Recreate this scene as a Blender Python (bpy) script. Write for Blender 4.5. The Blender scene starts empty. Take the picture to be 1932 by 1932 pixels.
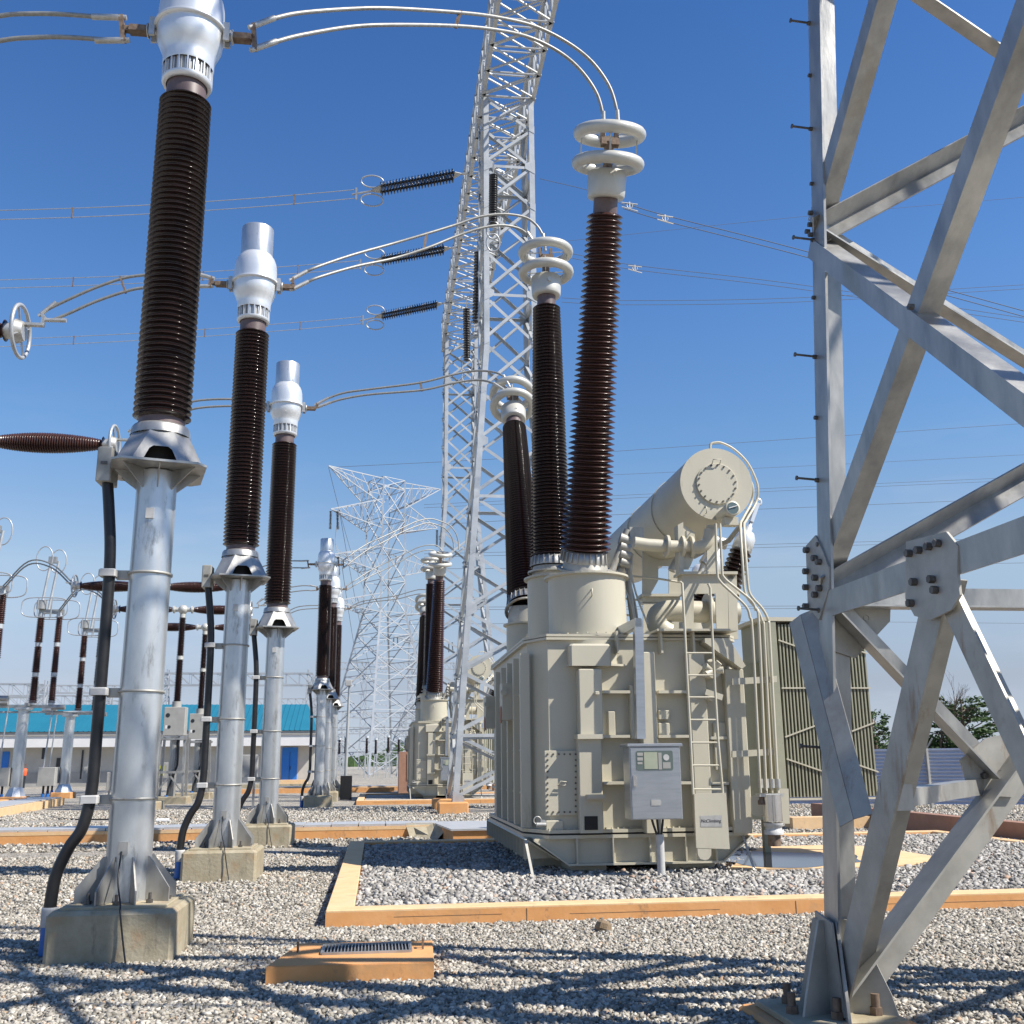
import bpy, math, random
import numpy as np
from mathutils import Vector, Matrix
random.seed(7); np.random.seed(7)
C = bpy.context.scene.collection
R = math.radians
# ------------------------------------------------------------------ camera
F, PITCH, ROLL, YAW = 1938.5, R(13.6657), R(-.5381), R(7.3975)
cy, sy, cp, sp = math.cos(YAW), math.sin(YAW), math.cos(PITCH), math.sin(PITCH)
FW = Vector((sy*cp, cy*cp, sp)); r0 = Vector((cy, -sy, 0)); u0 = r0.cross(FW)
RT = math.cos(ROLL)*r0 + math.sin(ROLL)*u0
UP = -math.sin(ROLL)*r0 + math.cos(ROLL)*u0
EYE = Vector((0, 0, 1.6))
cam = bpy.data.cameras.new('camera'); co = bpy.data.objects.new('camera', cam); C.objects.link(co)
co.matrix_world = Matrix(((RT.x, UP.x, -FW.x, 0), (RT.y, UP.y, -FW.y, 0), (RT.z, UP.z, -FW.z, 1.6), (0, 0, 0, 1)))
cam.sensor_width = 36; cam.lens = 36*F/1932; cam.clip_end = 5000; cam.clip_start = .05
bpy.context.scene.camera = co
# ------------------------------------------------------------------ light
SUN = Vector((.81, -.45, 1.0)).normalized()
EL = math.asin(SUN.z); AZ = math.atan2(SUN.x, SUN.y)
w = bpy.data.worlds.new('World'); bpy.context.scene.world = w; w.use_nodes = True
nt = w.node_tree; nt.nodes.clear()
sky = nt.nodes.new('ShaderNodeTexSky'); sky.sky_type = 'NISHITA'; sky.sun_disc = False
sky.sun_elevation = EL; sky.sun_rotation = AZ; sky.altitude = 900; sky.air_density = 1.0; sky.dust_density = .6; sky.ozone_density = 2.2
bg = nt.nodes.new('ShaderNodeBackground'); bg.inputs[1].default_value = .10
wo = nt.nodes.new('ShaderNodeOutputWorld')
# faint low clouds, laid out by direction in the sky
tc = nt.nodes.new('ShaderNodeTexCoord'); mp = nt.nodes.new('ShaderNodeMapping'); mp.inputs['Scale'].default_value = (2.2, 2.2, 9)
nz = nt.nodes.new('ShaderNodeTexNoise'); nz.inputs['Scale'].default_value = 2.6; nz.inputs['Detail'].default_value = 7; nz.inputs['Roughness'].default_value = .55
cr = nt.nodes.new('ShaderNodeValToRGB'); cr.color_ramp.elements[0].position = .52; cr.color_ramp.elements[1].position = .78
sx = nt.nodes.new('ShaderNodeSeparateXYZ'); mr = nt.nodes.new('ShaderNodeMapRange')
mr.inputs['From Min'].default_value = .34; mr.inputs['From Max'].default_value = .08; mr.inputs['To Min'].default_value = 0; mr.inputs['To Max'].default_value = .35
mu = nt.nodes.new('ShaderNodeMath'); mu.operation = 'MULTIPLY'
mx = nt.nodes.new('ShaderNodeMixRGB'); mx.inputs[2].default_value = (4.6, 4.9, 5.6, 1)
L = nt.links.new
L(tc.outputs['Generated'], mp.inputs[0]); L(mp.outputs[0], nz.inputs['Vector']); L(nz.outputs['Fac'], cr.inputs[0])
L(tc.outputs['Generated'], sx.inputs[0]); L(sx.outputs['Z'], mr.inputs['Value'])
L(cr.outputs[0], mu.inputs[0]); L(mr.outputs[0], mu.inputs[1]); L(mu.outputs[0], mx.inputs[0])
gr = nt.nodes.new('ShaderNodeValToRGB'); ge = gr.color_ramp.elements   # colour of this day's sky by height above the horizon
for q_, (pos, c_) in enumerate([(0.0, (.518, .602, .898)), (.069, (.656, .577, .64)), (.174, (1.088, .961, .86)), (.294, (.763, .962, 1.071)), (.425, (.625, .919, 1.188)), (.633, (.431, .759, 1.13)), (1.0, (.379, .668, .994))]):
    e_ = ge[0] if q_ < 1 else (ge[len(ge)-1] if q_ == 6 else ge.new(pos)); e_.color = (c_[0]/2, c_[1]/2, c_[2]/2, 1)
gm = nt.nodes.new('ShaderNodeMixRGB'); gm.blend_type = 'MULTIPLY'; gm.inputs[0].default_value = 1
L(sx.outputs['Z'], gr.inputs[0]); L(sky.outputs[0], gm.inputs[1]); L(gr.outputs[0], gm.inputs[2])
vs_ = nt.nodes.new('ShaderNodeVectorMath'); vs_.operation = 'SCALE'; vs_.inputs['Scale'].default_value = 2; L(gm.outputs[0], vs_.inputs[0]); L(vs_.outputs[0], mx.inputs[1]); L(mx.outputs[0], bg.inputs[0]); L(bg.outputs[0], wo.inputs[0])
sl = bpy.data.lights.new('sun', 'SUN'); sl.energy = 4.9; sl.angle = R(.53); sl.color = (1, .945, .86)
so = bpy.data.objects.new('sun', sl); C.objects.link(so)
so.rotation_euler = (-SUN).to_track_quat('-Z', 'Y').to_euler()
vs = bpy.context.scene.view_settings; vs.view_transform = 'Standard'; vs.look = 'None'; vs.exposure = .62; vs.gamma = 1
# ------------------------------------------------------------------ helpers
def at(u, v, X=None, Y=None, Z=None):
    """world point seen at photo position (u,v; 1932 px wide) on the given plane - used to measure real positions"""
    d = FW*F + RT*(u-966) + UP*(966-v)
    t = (Z-1.6)/d.z if Z is not None else (X/d.x if X is not None else Y/d.y)
    return EYE + d*t
V = Vector
def mat(name, a, b=None, rough=.6, metal=0., scale=6., detail=5., bump=0., bscale=None, spec=.5, stretch=(1, 1, 1), third=None, coat=0., rvar=0.):
    m = bpy.data.materials.new(name); m.use_nodes = True; t = m.node_tree; n = t.nodes; l = t.links.new
    p = n['Principled BSDF']; p.inputs['Roughness'].default_value = rough; p.inputs['Metallic'].default_value = metal
    p.inputs['Specular IOR Level'].default_value = spec; p.inputs['Coat Weight'].default_value = coat
    p.inputs['Base Color'].default_value = (*a, 1)
    tc = n.new('ShaderNodeTexCoord'); mp = n.new('ShaderNodeMapping'); mp.inputs['Scale'].default_value = stretch
    l(tc.outputs['Object'], mp.inputs[0])
    if b is not None:
        z = n.new('ShaderNodeTexNoise'); z.inputs['Scale'].default_value = scale; z.inputs['Detail'].default_value = detail; z.inputs['Roughness'].default_value = .62
        l(mp.outputs[0], z.inputs['Vector'])
        c = n.new('ShaderNodeValToRGB'); c.color_ramp.elements[0].position = .34; c.color_ramp.elements[1].position = .66
        c.color_ramp.elements[0].color = (*a, 1); c.color_ramp.elements[1].color = (*b, 1)
        l(z.outputs['Fac'], c.inputs[0]); out = c.outputs[0]
        if third:
            z2 = n.new('ShaderNodeTexNoise'); z2.inputs['Scale'].default_value = scale*.37; z2.inputs['Detail'].default_value = 8; z2.inputs['Roughness'].default_value = .7
            l(mp.outputs[0], z2.inputs['Vector'])
            c2 = n.new('ShaderNodeValToRGB'); c2.color_ramp.elements[0].position = .56; c2.color_ramp.elements[1].position = .7
            l(z2.outputs['Fac'], c2.inputs[0]); q = n.new('ShaderNodeMixRGB'); q.inputs[2].default_value = (*third, 1)
            l(c2.outputs[0], q.inputs[0]); l(out, q.inputs[1]); out = q.outputs[0]
        l(out, p.inputs['Base Color'])
        if rvar:
            k = n.new('ShaderNodeMapRange'); k.inputs['To Min'].default_value = rough-rvar; k.inputs['To Max'].default_value = rough+rvar
            l(z.outputs['Fac'], k.inputs['Value']); l(k.outputs[0], p.inputs['Roughness'])
    if bump:
        z = n.new('ShaderNodeTexNoise'); z.inputs['Scale'].default_value = bscale or scale*6; z.inputs['Detail'].default_value = 6
        l(mp.outputs[0], z.inputs['Vector']); bp = n.new('ShaderNodeBump'); bp.inputs['Strength'].default_value = bump; bp.inputs['Distance'].default_value = .02
        l(z.outputs['Fac'], bp.inputs['Height']); l(bp.outputs[0], p.inputs['Normal'])
    return m
M = {}
M['galv'] = mat('galvanised_steel', (.29, .29, .28), (.47, .46, .43), .4, .6, 5, bump=.06, third=(.31, .285, .235), rvar=.12, stretch=(1, 1, .35))
M['galvpipe'] = mat('galvanised_pipe', (.47, .49, .50), (.64, .655, .65), .33, .7, 3.2, bump=.03, stretch=(1, 1, .45), third=(.38, .39, .39), rvar=.09)
M['galvfar'] = mat('galvanised_lattice', (.38, .40, .41), (.54, .555, .555), .48, .4, 1.3)
M['pylon'] = mat('distant_pylon_steel', (.34, .36, .38), (.44, .46, .48), .55, .3, .6)
M['ringgrey'] = mat('dull_grading_ring', (.38, .39, .40), (.48, .49, .49), .4, .4, 6)
M['galvdull'] = mat('weathered_galvanised', (.33, .32, .285), (.45, .435, .39), .55, .35, 4, third=(.27, .25, .21))
def stain(m, col, scale, lo, hi, stretch=(1, 1, .25)):
    t = m.node_tree; n = t.nodes; l = t.links.new; p = n['Principled BSDF']; src = p.inputs['Base Color'].links[0].from_socket
    tc = n.new('ShaderNodeTexCoord'); mp = n.new('ShaderNodeMapping'); mp.inputs['Scale'].default_value = stretch; mp.inputs['Location'].default_value = (3.1, 7.7, 1.3); l(tc.outputs['Object'], mp.inputs[0])
    z = n.new('ShaderNodeTexNoise'); z.inputs['Scale'].default_value = scale; z.inputs['Detail'].default_value = 9; z.inputs['Roughness'].default_value = .72; l(mp.outputs[0], z.inputs['Vector'])
    c = n.new('ShaderNodeValToRGB'); c.color_ramp.elements[0].position = lo; c.color_ramp.elements[1].position = hi; l(z.outputs['Fac'], c.inputs[0])
    q = n.new('ShaderNodeMixRGB'); q.inputs[2].default_value = (*col, 1); l(c.outputs[0], q.inputs[0]); l(src, q.inputs[1]); l(q.outputs[0], p.inputs['Base Color'])
stain(M['galv'], (.20, .12, .06), 2.6, .64, .74); stain(M['galvpipe'], (.25, .25, .24), 5, .58, .70)
M['bolt'] = mat('bolt_steel', (.09, .085, .08), (.17, .15, .13), .5, .6, 30)
M['alu'] = mat('cast_aluminium', (.66, .68, .69), (.74, .755, .76), .34, .45, 4, bump=.02)
M['aludull'] = mat('aluminium_clamp', (.42, .41, .38), (.56, .55, .52), .45, .6, 14)
M['white_cap'] = mat('grey_white_fitting', (.47, .465, .42), (.54, .53, .48), .4, .2, 5)
M['cable'] = mat('aluminium_conductor', (.25, .25, .235), (.34, .335, .31), .5, .45, 20)
M['rust'] = mat('rusty_clamp', (.13, .085, .06), (.24, .18, .13), .7, .3, 18)
M['porc'] = mat('brown_porcelain', (.013, .006, .005), (.020, .009, .007), .13, 0, 3, spec=.5)
M['porcred'] = mat('red_brown_porcelain', (.040, .017, .013), (.055, .023, .018), .24, 0, 3, spec=.5)
M['porccol'] = mat('bare_porcelain_collar', (.10, .07, .068), (.14, .10, .095), .45, 0, 6)
M['dark_ins'] = mat('dark_disc_insulator', (.022, .024, .028), (.04, .042, .048), .25, 0, 5)
M['tank'] = mat('pebble_grey_paint', (.465, .435, .34), (.50, .465, .365), .42, 0, 2.2, bump=.015, bscale=30, third=(.425, .385, .285), stretch=(1, 1, .28))
M['radi'] = mat('radiator_grey_green', (.26, .26, .19), (.31, .305, .225), .5, 0, 2)  # darker and greener than the tank colour
M['darkgap'] = mat('dark_interior', (.02, .019, .017), None, .8)
M['cab'] = mat('brushed_steel_cabinet', (.40, .42, .44), (.47, .49, .51), .36, .8, 3, stretch=(1, 1, 9))
M['glass'] = mat('cabinet_window', (.10, .13, .12), None, .12, 0, spec=.7)
M['gauge'] = mat('gauge_face', (.30, .33, .24), (.34, .36, .27), .5, 0, 10)
M['black'] = mat('black_cable_sheath', (.011, .011, .012), (.018, .018, .019), .38, 0, 12, bump=.03)
M['blue'] = mat('blue_pipe', (.012, .12, .42), (.02, .15, .46), .4, 0, 6)
M['tape'] = mat('grey_tape', (.42, .42, .41), (.5, .49, .47), .6, 0, 20)
M['conc'] = mat('plinth_concrete', (.30, .255, .165), (.39, .345, .25), .85, 0, 5, bump=.3, bscale=25, third=(.36, .235, .13))
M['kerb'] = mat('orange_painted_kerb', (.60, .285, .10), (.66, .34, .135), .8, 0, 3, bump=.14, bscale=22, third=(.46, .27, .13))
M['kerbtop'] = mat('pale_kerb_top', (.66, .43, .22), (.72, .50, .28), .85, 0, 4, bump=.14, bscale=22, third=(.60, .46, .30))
M['trench'] = mat('trench_cover_plate', (.50, .51, .51), (.60, .60, .59), .45, .4, 4)
M['brownbox'] = mat('brown_wall_paint', (.28, .15, .10), (.34, .19, .13), .8, 0, 3)
M['teal'] = mat('teal_roof_sheet', (.018, .16, .24), (.022, .18, .26), .45, .1, .5)
M['wall'] = mat('plastered_wall', (.40, .39, .36), (.47, .455, .42), .9, 0, .8)
M['wallblock'] = mat('grey_block_wall', (.28, .275, .26), (.36, .35, .33), .9, 0, .7)
M['fascia'] = mat('white_fascia', (.62, .61, .60), (.68, .67, .66), .8, 0, 1)
M['door'] = mat('blue_door_paint', (.01, .14, .52), (.012, .16, .56), .45, 0, 2)
M['glassdark'] = mat('dark_window', (.02, .024, .03), None, .15)
M['gbox'] = mat('grey_box_paint', (.30, .295, .27), (.36, .35, .325), .5, 0, 3)
M['yellow'] = mat('yellow_sign', (.62, .62, .04), None, .6)
M['whitep'] = mat('white_plate', (.72, .72, .70), None, .5)
M['orange'] = mat('orange_cloth', (.8, .12, .03), None, .7)
M['skin'] = mat('brown_skin', (.12, .06, .04), None, .6)
M['plate'] = mat('engraved_plate', (.36, .35, .33), (.46, .45, .43), .45, .3, 12)
M['ink'] = mat('black_ink', (.02, .02, .02), None, .7)
M['water'] = mat('puddle_water', (.02, .02, .03), None, .04, 0, spec=.8)
M['leaf'] = mat('tree_foliage', (.035, .075, .02), (.075, .13, .035), .7, 0, 1.2)
M['bark'] = mat('tree_bark', (.12, .09, .065), (.17, .13, .10), .9, 0, 4)
M['corr'] = mat('corrugated_fence_sheet', (.42, .46, .56), (.50, .53, .62), .5, .1, 1.2)
M['rock'] = mat('brown_stone', (.17, .12, .07), (.26, .19, .12), .9, 0, 12, bump=.4)
M['farwire'] = mat('dark_overhead_wire', (.10, .11, .13), None, .7)
M['stamp'] = mat('stamped_shadow', (.16, .155, .14), None, .7)
M['led'] = mat('silver_tube', (.62, .60, .58), (.68, .66, .64), .18, .95, 3)

WHOLE = {'crown', 'trunk', 'joint', 'roof_ribs', 'discs', 'lattice_face'}
stain(M['galvdull'], (.22, .13, .06), 2.2, .60, .72); stain(M['tank'], (.27, .22, .14), 1.7, .62, .78); stain(M['kerb'], (.30, .17, .09), 4, .60, .70, (1, 1, .6)); stain(M['kerbtop'], (.38, .27, .17), 3, .58, .70); stain(M['conc'], (.15, .135, .10), 4, .58, .70)
class MB:
    """collects shapes in world coordinates; build() links them as one mesh object"""
    def __init__(s): s.v = []; s.f = []; s.sm = []; s.st = []
    def pieces(s):
        """shapes standing apart from each other become meshes of their own"""
        n = len(s.st)
        if not 1 < n < 260: return None
        P = np.array([tuple(p) for p in s.v]); en = s.st[1:]+[(len(s.v), len(s.f))]
        lo = np.array([P[a[0]:b[0]].min(0) for a, b in zip(s.st, en)]); hi = np.array([P[a[0]:b[0]].max(0) for a, b in zip(s.st, en)]); size = (hi-lo).max(1)
        gap = np.maximum(0, np.maximum(lo[:, None]-hi[None], lo[None]-hi[:, None])); near = np.sqrt((gap**2).sum(2)) <= np.maximum(.018, .45*np.maximum(size[:, None], size[None]))
        lab = list(range(n))
        for i in range(n):
            for j in range(i+1, n):
                if near[i, j] and lab[i] != lab[j]: a, b = lab[i], lab[j]; lab = [a if q == b else q for q in lab]
        ids = sorted(set(lab))
        if len(ids) < 2 or len(ids) > 100: return None
        out = []
        for d in ids:
            k = MB()
            for i in range(n):
                if lab[i] != d: continue
                (v0, f0), (v1, f1) = s.st[i], en[i]; o = len(k.v); k.st.append((o, len(k.f))); k.v += s.v[v0:v1]; k.f += [[q-v0+o for q in f] for f in s.f[f0:f1]]; k.sm += s.sm[f0:f1]
            k.st = k.st[:1]; out.append(k)
        return out
    def add(s, vs, fs, smooth=False):
        o = len(s.v); s.st.append((o, len(s.f))); s.v += [tuple(p) for p in vs]
        for f in fs: s.f.append([i+o for i in f]); s.sm.append(smooth)
        return s
    def box(s, x0, x1, y0, y1, z0, z1):
        vs = [(x, y, z) for z in (z0, z1) for y in (y0, y1) for x in (x0, x1)]
        return s.add(vs, [(0, 2, 3, 1), (4, 5, 7, 6), (0, 1, 5, 4), (2, 6, 7, 3), (0, 4, 6, 2), (1, 3, 7, 5)])
    def bbox(s, x0, x1, y0, y1, z0, z1, b=.02):
        """box with bevelled vertical and top edges"""
        def ring(k, z): return [(x0+k+b, y0+k, z), (x1-k-b, y0+k, z), (x1-k, y0+k+b, z), (x1-k, y1-k-b, z), (x1-k-b, y1-k, z), (x0+k+b, y1-k, z), (x0+k, y1-k-b, z), (x0+k, y0+k+b, z)]
        vs = ring(0, z0)+ring(0, z1-b)+ring(b, z1)
        fs = [[r*8+i, r*8+(i+1) % 8, r*8+8+(i+1) % 8, r*8+8+i] for r in (0, 1) for i in range(8)]
        fs += [list(range(16, 24)), list(range(7, -1, -1))]
        return s.add(vs, fs)
    def prism(s, pts, off):
        """polygon pts (3D) extruded by vector off"""
        n = len(pts); off = V(off); a = [V(p) for p in pts]; b = [p+off for p in a]
        return s.add(a+b, [list(range(n))[::-1], list(range(n, 2*n))]+[[i, (i+1) % n, n+(i+1) % n, n+i] for i in range(n)])
    def frame(s, p0, p1, ref=None):
        d = (V(p1)-V(p0)).normalized(); ref = V(ref) if ref is not None else (V((0, 0, 1)) if abs(d.z) < .95 else V((0, 1, 0)))
        a = d.cross(ref).normalized(); return d, a, a.cross(d).normalized()
    def bar(s, p0, p1, w, h=None, ref=None):
        h = h or w; d, a, b = s.frame(p0, p1, ref); p0 = V(p0); p1 = V(p1)
        vs = [p+a*(i*w/2)+b*(j*h/2) for p in (p0, p1) for i, j in ((-1, -1), (1, -1), (1, 1), (-1, 1))]
        return s.add(vs, [(3, 2, 1, 0), (4, 5, 6, 7)]+[(i, (i+1) % 4, 4+(i+1) % 4, 4+i) for i in range(4)])
    def lbar(s, p0, p1, w, t, e1, e2):
        """steel angle: corner on the line p0-p1, one flange towards e1 and one towards e2"""
        p0 = V(p0); p1 = V(p1); d = (p1-p0).normalized()
        e1 = V(e1); e1 = (e1-d*e1.dot(d)).normalized(); e2 = V(e2); e2 = (e2-d*e2.dot(d)); e2 = (e2-e1*e2.dot(e1)).normalized()
        sec = [(0, 0), (w, 0), (w, t), (t, t), (t, w), (0, w)]
        vs = [p+e1*a+e2*b for p in (p0, p1) for a, b in sec]; n = 6
        fs = [list(range(n)), list(range(n, 2*n))[::-1]]+[[(i+1) % n, i, n+i, n+(i+1) % n] for i in range(n)]
        return s.add(vs, fs)
    def tube(s, pts, r, seg=8, closed=False, caps=True, rs=None):
        pts = [V(p) for p in pts]; n = len(pts); vs = []; ref = None
        for i, p in enumerate(pts):
            if closed: d = (pts[(i+1) % n]-pts[i-1]).normalized()
            else: d = (pts[min(i+1, n-1)]-pts[max(i-1, 0)]).normalized()
            if ref is None:
                ref = V((0, 0, 1)) if abs(d.z) < .9 else V((1, 0, 0))
            a = d.cross(ref).normalized(); b = a.cross(d).normalized(); ref = b
            rr = rs[i] if rs else r
            vs += [p+a*(rr*math.cos(2*math.pi*k/seg))+b*(rr*math.sin(2*math.pi*k/seg)) for k in range(seg)]
        fs = []
        for i in range(n if closed else n-1):
            j = (i+1) % n
            fs += [(i*seg+k, i*seg+(k+1) % seg, j*seg+(k+1) % seg, j*seg+k) for k in range(seg)]
        s.add(vs, fs, seg > 4)
        if caps and not closed:
            s.add(vs[:seg], [list(range(seg))[::-1]]); s.add(vs[-seg:], [list(range(seg))])
        return s
    def lathe(s, prof, org, axis=(0, 0, 1), seg=32, smooth=True):
        """prof: (radius, distance along axis)"""
        org = V(org); d = V(axis).normalized(); ref = V((0, 1, 0)) if abs(d.y) < .9 else V((1, 0, 0))
        a = d.cross(ref).normalized(); b = d.cross(a).normalized(); vs = []; fs = []
        for r, h in prof:
            vs += [org+d*h+(a*math.cos(2*math.pi*k/seg)+b*math.sin(2*math.pi*k/seg))*max(r, 1e-4) for k in range(seg)]
        for i in range(len(prof)-1):
            fs += [(i*seg+k, i*seg+(k+1) % seg, (i+1)*seg+(k+1) % seg, (i+1)*seg+k) for k in range(seg)]
        return s.add(vs, fs, smooth)
    def cyl(s, p0, p1, r, seg=16, r1=None):
        p0 = V(p0); p1 = V(p1); h = (p1-p0).length; r1 = r if r1 is None else r1
        s.lathe([(r, 0), (r1, h)], p0, p1-p0, seg); s.lathe([(0, 0), (r, 0)], p0, p1-p0, seg, False); s.lathe([(r1, h), (0, h)], p0, p1-p0, seg, False)
        return s
    def ring(s, c, axis, R_, r, seg=36, ts=10, sx=1, sy_=1):
        d = V(axis).normalized(); ref = V((0, 0, 1)) if abs(d.z) < .9 else V((0, 1, 0)); a = d.cross(ref).normalized(); b = a.cross(d)
        return s.tube([V(c)+a*(R_*sx*math.cos(2*math.pi*k/seg))+b*(R_*sy_*math.sin(2*math.pi*k/seg)) for k in range(seg)], r, ts, True)
    def bolt(s, c, axis, r=.018, h=.02):
        return s.lathe([(0, h), (r, h), (r, 0)], c, axis, 6, False)
    def build(s, name, m, parent=None, label=None):
        pcs = s.pieces() if parent is not None and name not in WHOLE else None
        if pcs: return [q.build(name, m, parent, label) for q in pcs][0]
        me = bpy.data.meshes.new(name); off = V((0, 0, 0))
        q = parent
        while q is not None: off += q.location; q = q.parent
        me.from_pydata([(p[0]-off.x, p[1]-off.y, p[2]-off.z) for p in s.v], [], s.f)
        me.polygons.foreach_set('use_smooth', s.sm); me.update()
        me.materials.append(M[m] if isinstance(m, str) else m)
        o = bpy.data.objects.new(name, me); C.objects.link(o)
        if parent is not None: o.parent = parent
        if label: o['label'] = label
        return o
    def stand(s, name, m, label, cat, group=None, kind=None):
        """a thing that is one mesh"""
        c = [sum(p[i] for p in s.v)/len(s.v) for i in (0, 1)]+[min(p[2] for p in s.v)]
        s.v = [(p[0]-c[0], p[1]-c[1], p[2]-c[2]) for p in s.v]
        o = s.build(name, m); o.location = c; tag(o, label, cat, group, kind); return o
def tag(o, label=None, cat=None, group=None, kind=None):
    if label: o['label'] = label
    if cat: o['category'] = cat
    if group: o['group'] = group
    if kind: o['kind'] = kind
    return o
def thing(name, label, cat, loc, group=None):
    o = bpy.data.objects.new(name, None); C.objects.link(o); o.location = loc; o.empty_display_size = .2
    return tag(o, label, cat, group)
def copy_tree(o, off=(0, 0, 0), label=None, group=None, parent=None):
    c = o.copy(); C.objects.link(c)
    if parent is None: c.location = o.location+V(off)
    else: c.parent = parent
    if label: c['label'] = label
    if group: c['group'] = group
    for ch in list(o.children): copy_tree(ch, parent=c)
    return c
def spline(pts, n=6):
    """Catmull-Rom through the points"""
    P = [V(p) for p in pts]; P = [P[0]*2-P[1]]+P+[P[-1]*2-P[-2]]; out = []
    for i in range(1, len(P)-2):
        for k in range(n):
            t = k/n; a, b, c, d = P[i-1], P[i], P[i+1], P[i+2]
            out.append(.5*((2*b)+(c-a)*t+(2*a-5*b+4*c-d)*t*t+(3*b-a-3*c+d)*t**3))
    return out+[P[-2]]
def sheds(mb, org, axis, length, r0, r1, n, core=.72, seg=32, bulge=0.):
    """a stack of porcelain sheds"""
    prof = [(0.0, 0)]; p = length/n
    for i in range(n):
        t = (i+.5)/n; r = r0+(r1-r0)*t; r *= 1+bulge*(math.sin(math.pi*t)**.7-1) if bulge else 1
        h = i*p; prof += [(r*core, h), (r*core, h+p*.22), (r*.97, h+p*.42), (r, h+p*.5), (r*.985, h+p*.58), (r*(core+.06), h+p*.96)]
    prof += [(r1*core, length), (0, length)]
    return mb.lathe(prof, org, axis, seg)
# ================================================================== GROUND
def gravel_material(name, scale, cols, bump=.9, island=False):
    m = bpy.data.materials.new(name); m.use_nodes = True; t = m.node_tree; n = t.nodes; l = t.links.new
    p = n['Principled BSDF']; p.inputs['Roughness'].default_value = .85; p.inputs['Specular IOR Level'].default_value = .3
    c = n.new('ShaderNodeValToRGB'); e = c.color_ramp.elements; c.color_ramp.interpolation = 'LINEAR'
    while len(e) < len(cols): e.new(.5)
    for i, (pos, col) in enumerate(cols): e[i].position = pos; e[i].color = (*col, 1)
    tc = n.new('ShaderNodeTexCoord')
    if island:
        g = n.new('ShaderNodeNewGeometry'); l(g.outputs['Random Per Island'], c.inputs[0])
        z = n.new('ShaderNodeTexNoise'); z.inputs['Scale'].default_value = 55; z.inputs['Detail'].default_value = 3
        l(tc.outputs['Object'], z.inputs['Vector'])
        k = n.new('ShaderNodeMapRange'); k.inputs['To Min'].default_value = .72; k.inputs['To Max'].default_value = 1.2; l(z.outputs['Fac'], k.inputs['Value'])
        q = n.new('ShaderNodeVectorMath'); q.operation = 'SCALE'; l(c.outputs[0], q.inputs[0]); l(k.outputs[0], q.inputs['Scale']); l(q.outputs[0], p.inputs['Base Color'])
    else:
        vo = n.new('ShaderNodeTexVoronoi'); vo.inputs['Scale'].default_value = scale; vo.inputs['Randomness'].default_value = 1
        l(tc.outputs['Object'], vo.inputs['Vector']); s = n.new('ShaderNodeSeparateColor'); l(vo.outputs['Color'], s.inputs[0]); l(s.outputs[0], c.inputs[0])
        big = n.new('ShaderNodeTexNoise'); big.inputs['Scale'].default_value = .35; big.inputs['Detail'].default_value = 5; l(tc.outputs['Object'], big.inputs['Vector'])
        k = n.new('ShaderNodeMapRange'); k.inputs['To Min'].default_value = .8; k.inputs['To Max'].default_value = 1.2; l(big.outputs['Fac'], k.inputs['Value'])
        q = n.new('ShaderNodeVectorMath'); q.operation = 'SCALE'; l(c.outputs[0], q.inputs[0]); l(k.outputs[0], q.inputs['Scale']); l(q.outputs[0], p.inputs['Base Color'])
        b = n.new('ShaderNodeBump'); b.inputs['Strength'].default_value = bump; b.inputs['Distance'].default_value = .05; b.invert = True
        l(vo.outputs['Distance'], b.inputs['Height']); l(b.outputs[0], p.inputs['Normal'])
    return m
COLS = [(0, (.15, .135, .115)), (.18, (.25, .23, .19)), (.45, (.35, .32, .27)), (.72, (.44, .41, .35)), (.93, (.58, .545, .48)), (1, (.40, .27, .17))]
COLB = [(0, (.16, .15, .135)), (.2, (.26, .245, .225)), (.45, (.34, .325, .30)), (.75, (.43, .41, .375)), (.95, (.56, .53, .48)), (1, (.40, .27, .19))]
M['gravel'] = gravel_material('yard_gravel', 26, COLS)
M['gravelstone'] = gravel_material('gravel_stone', 1, COLS, island=True)
M['ballaststone'] = gravel_material('ballast_stone', 1, COLB, island=True)
M['ballast'] = gravel_material('ballast_bed', 12, COLB)
g = MB()
XS = [-1200, -300, -80, -30, 30, 80, 300, 1200]; YS = [-60, -10, 25, 60, 150, 400, 1500]
vs = [(x, y, 0) for y in YS for x in XS]
g.add(vs, [(j*8+i, j*8+i+1, (j+1)*8+i+1, (j+1)*8+i) for j in range(6) for i in range(7)])
tag(g.build('ground', 'gravel'), 'grey gravel ground of the yard reaching the horizon', 'ground', kind='structure')

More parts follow.
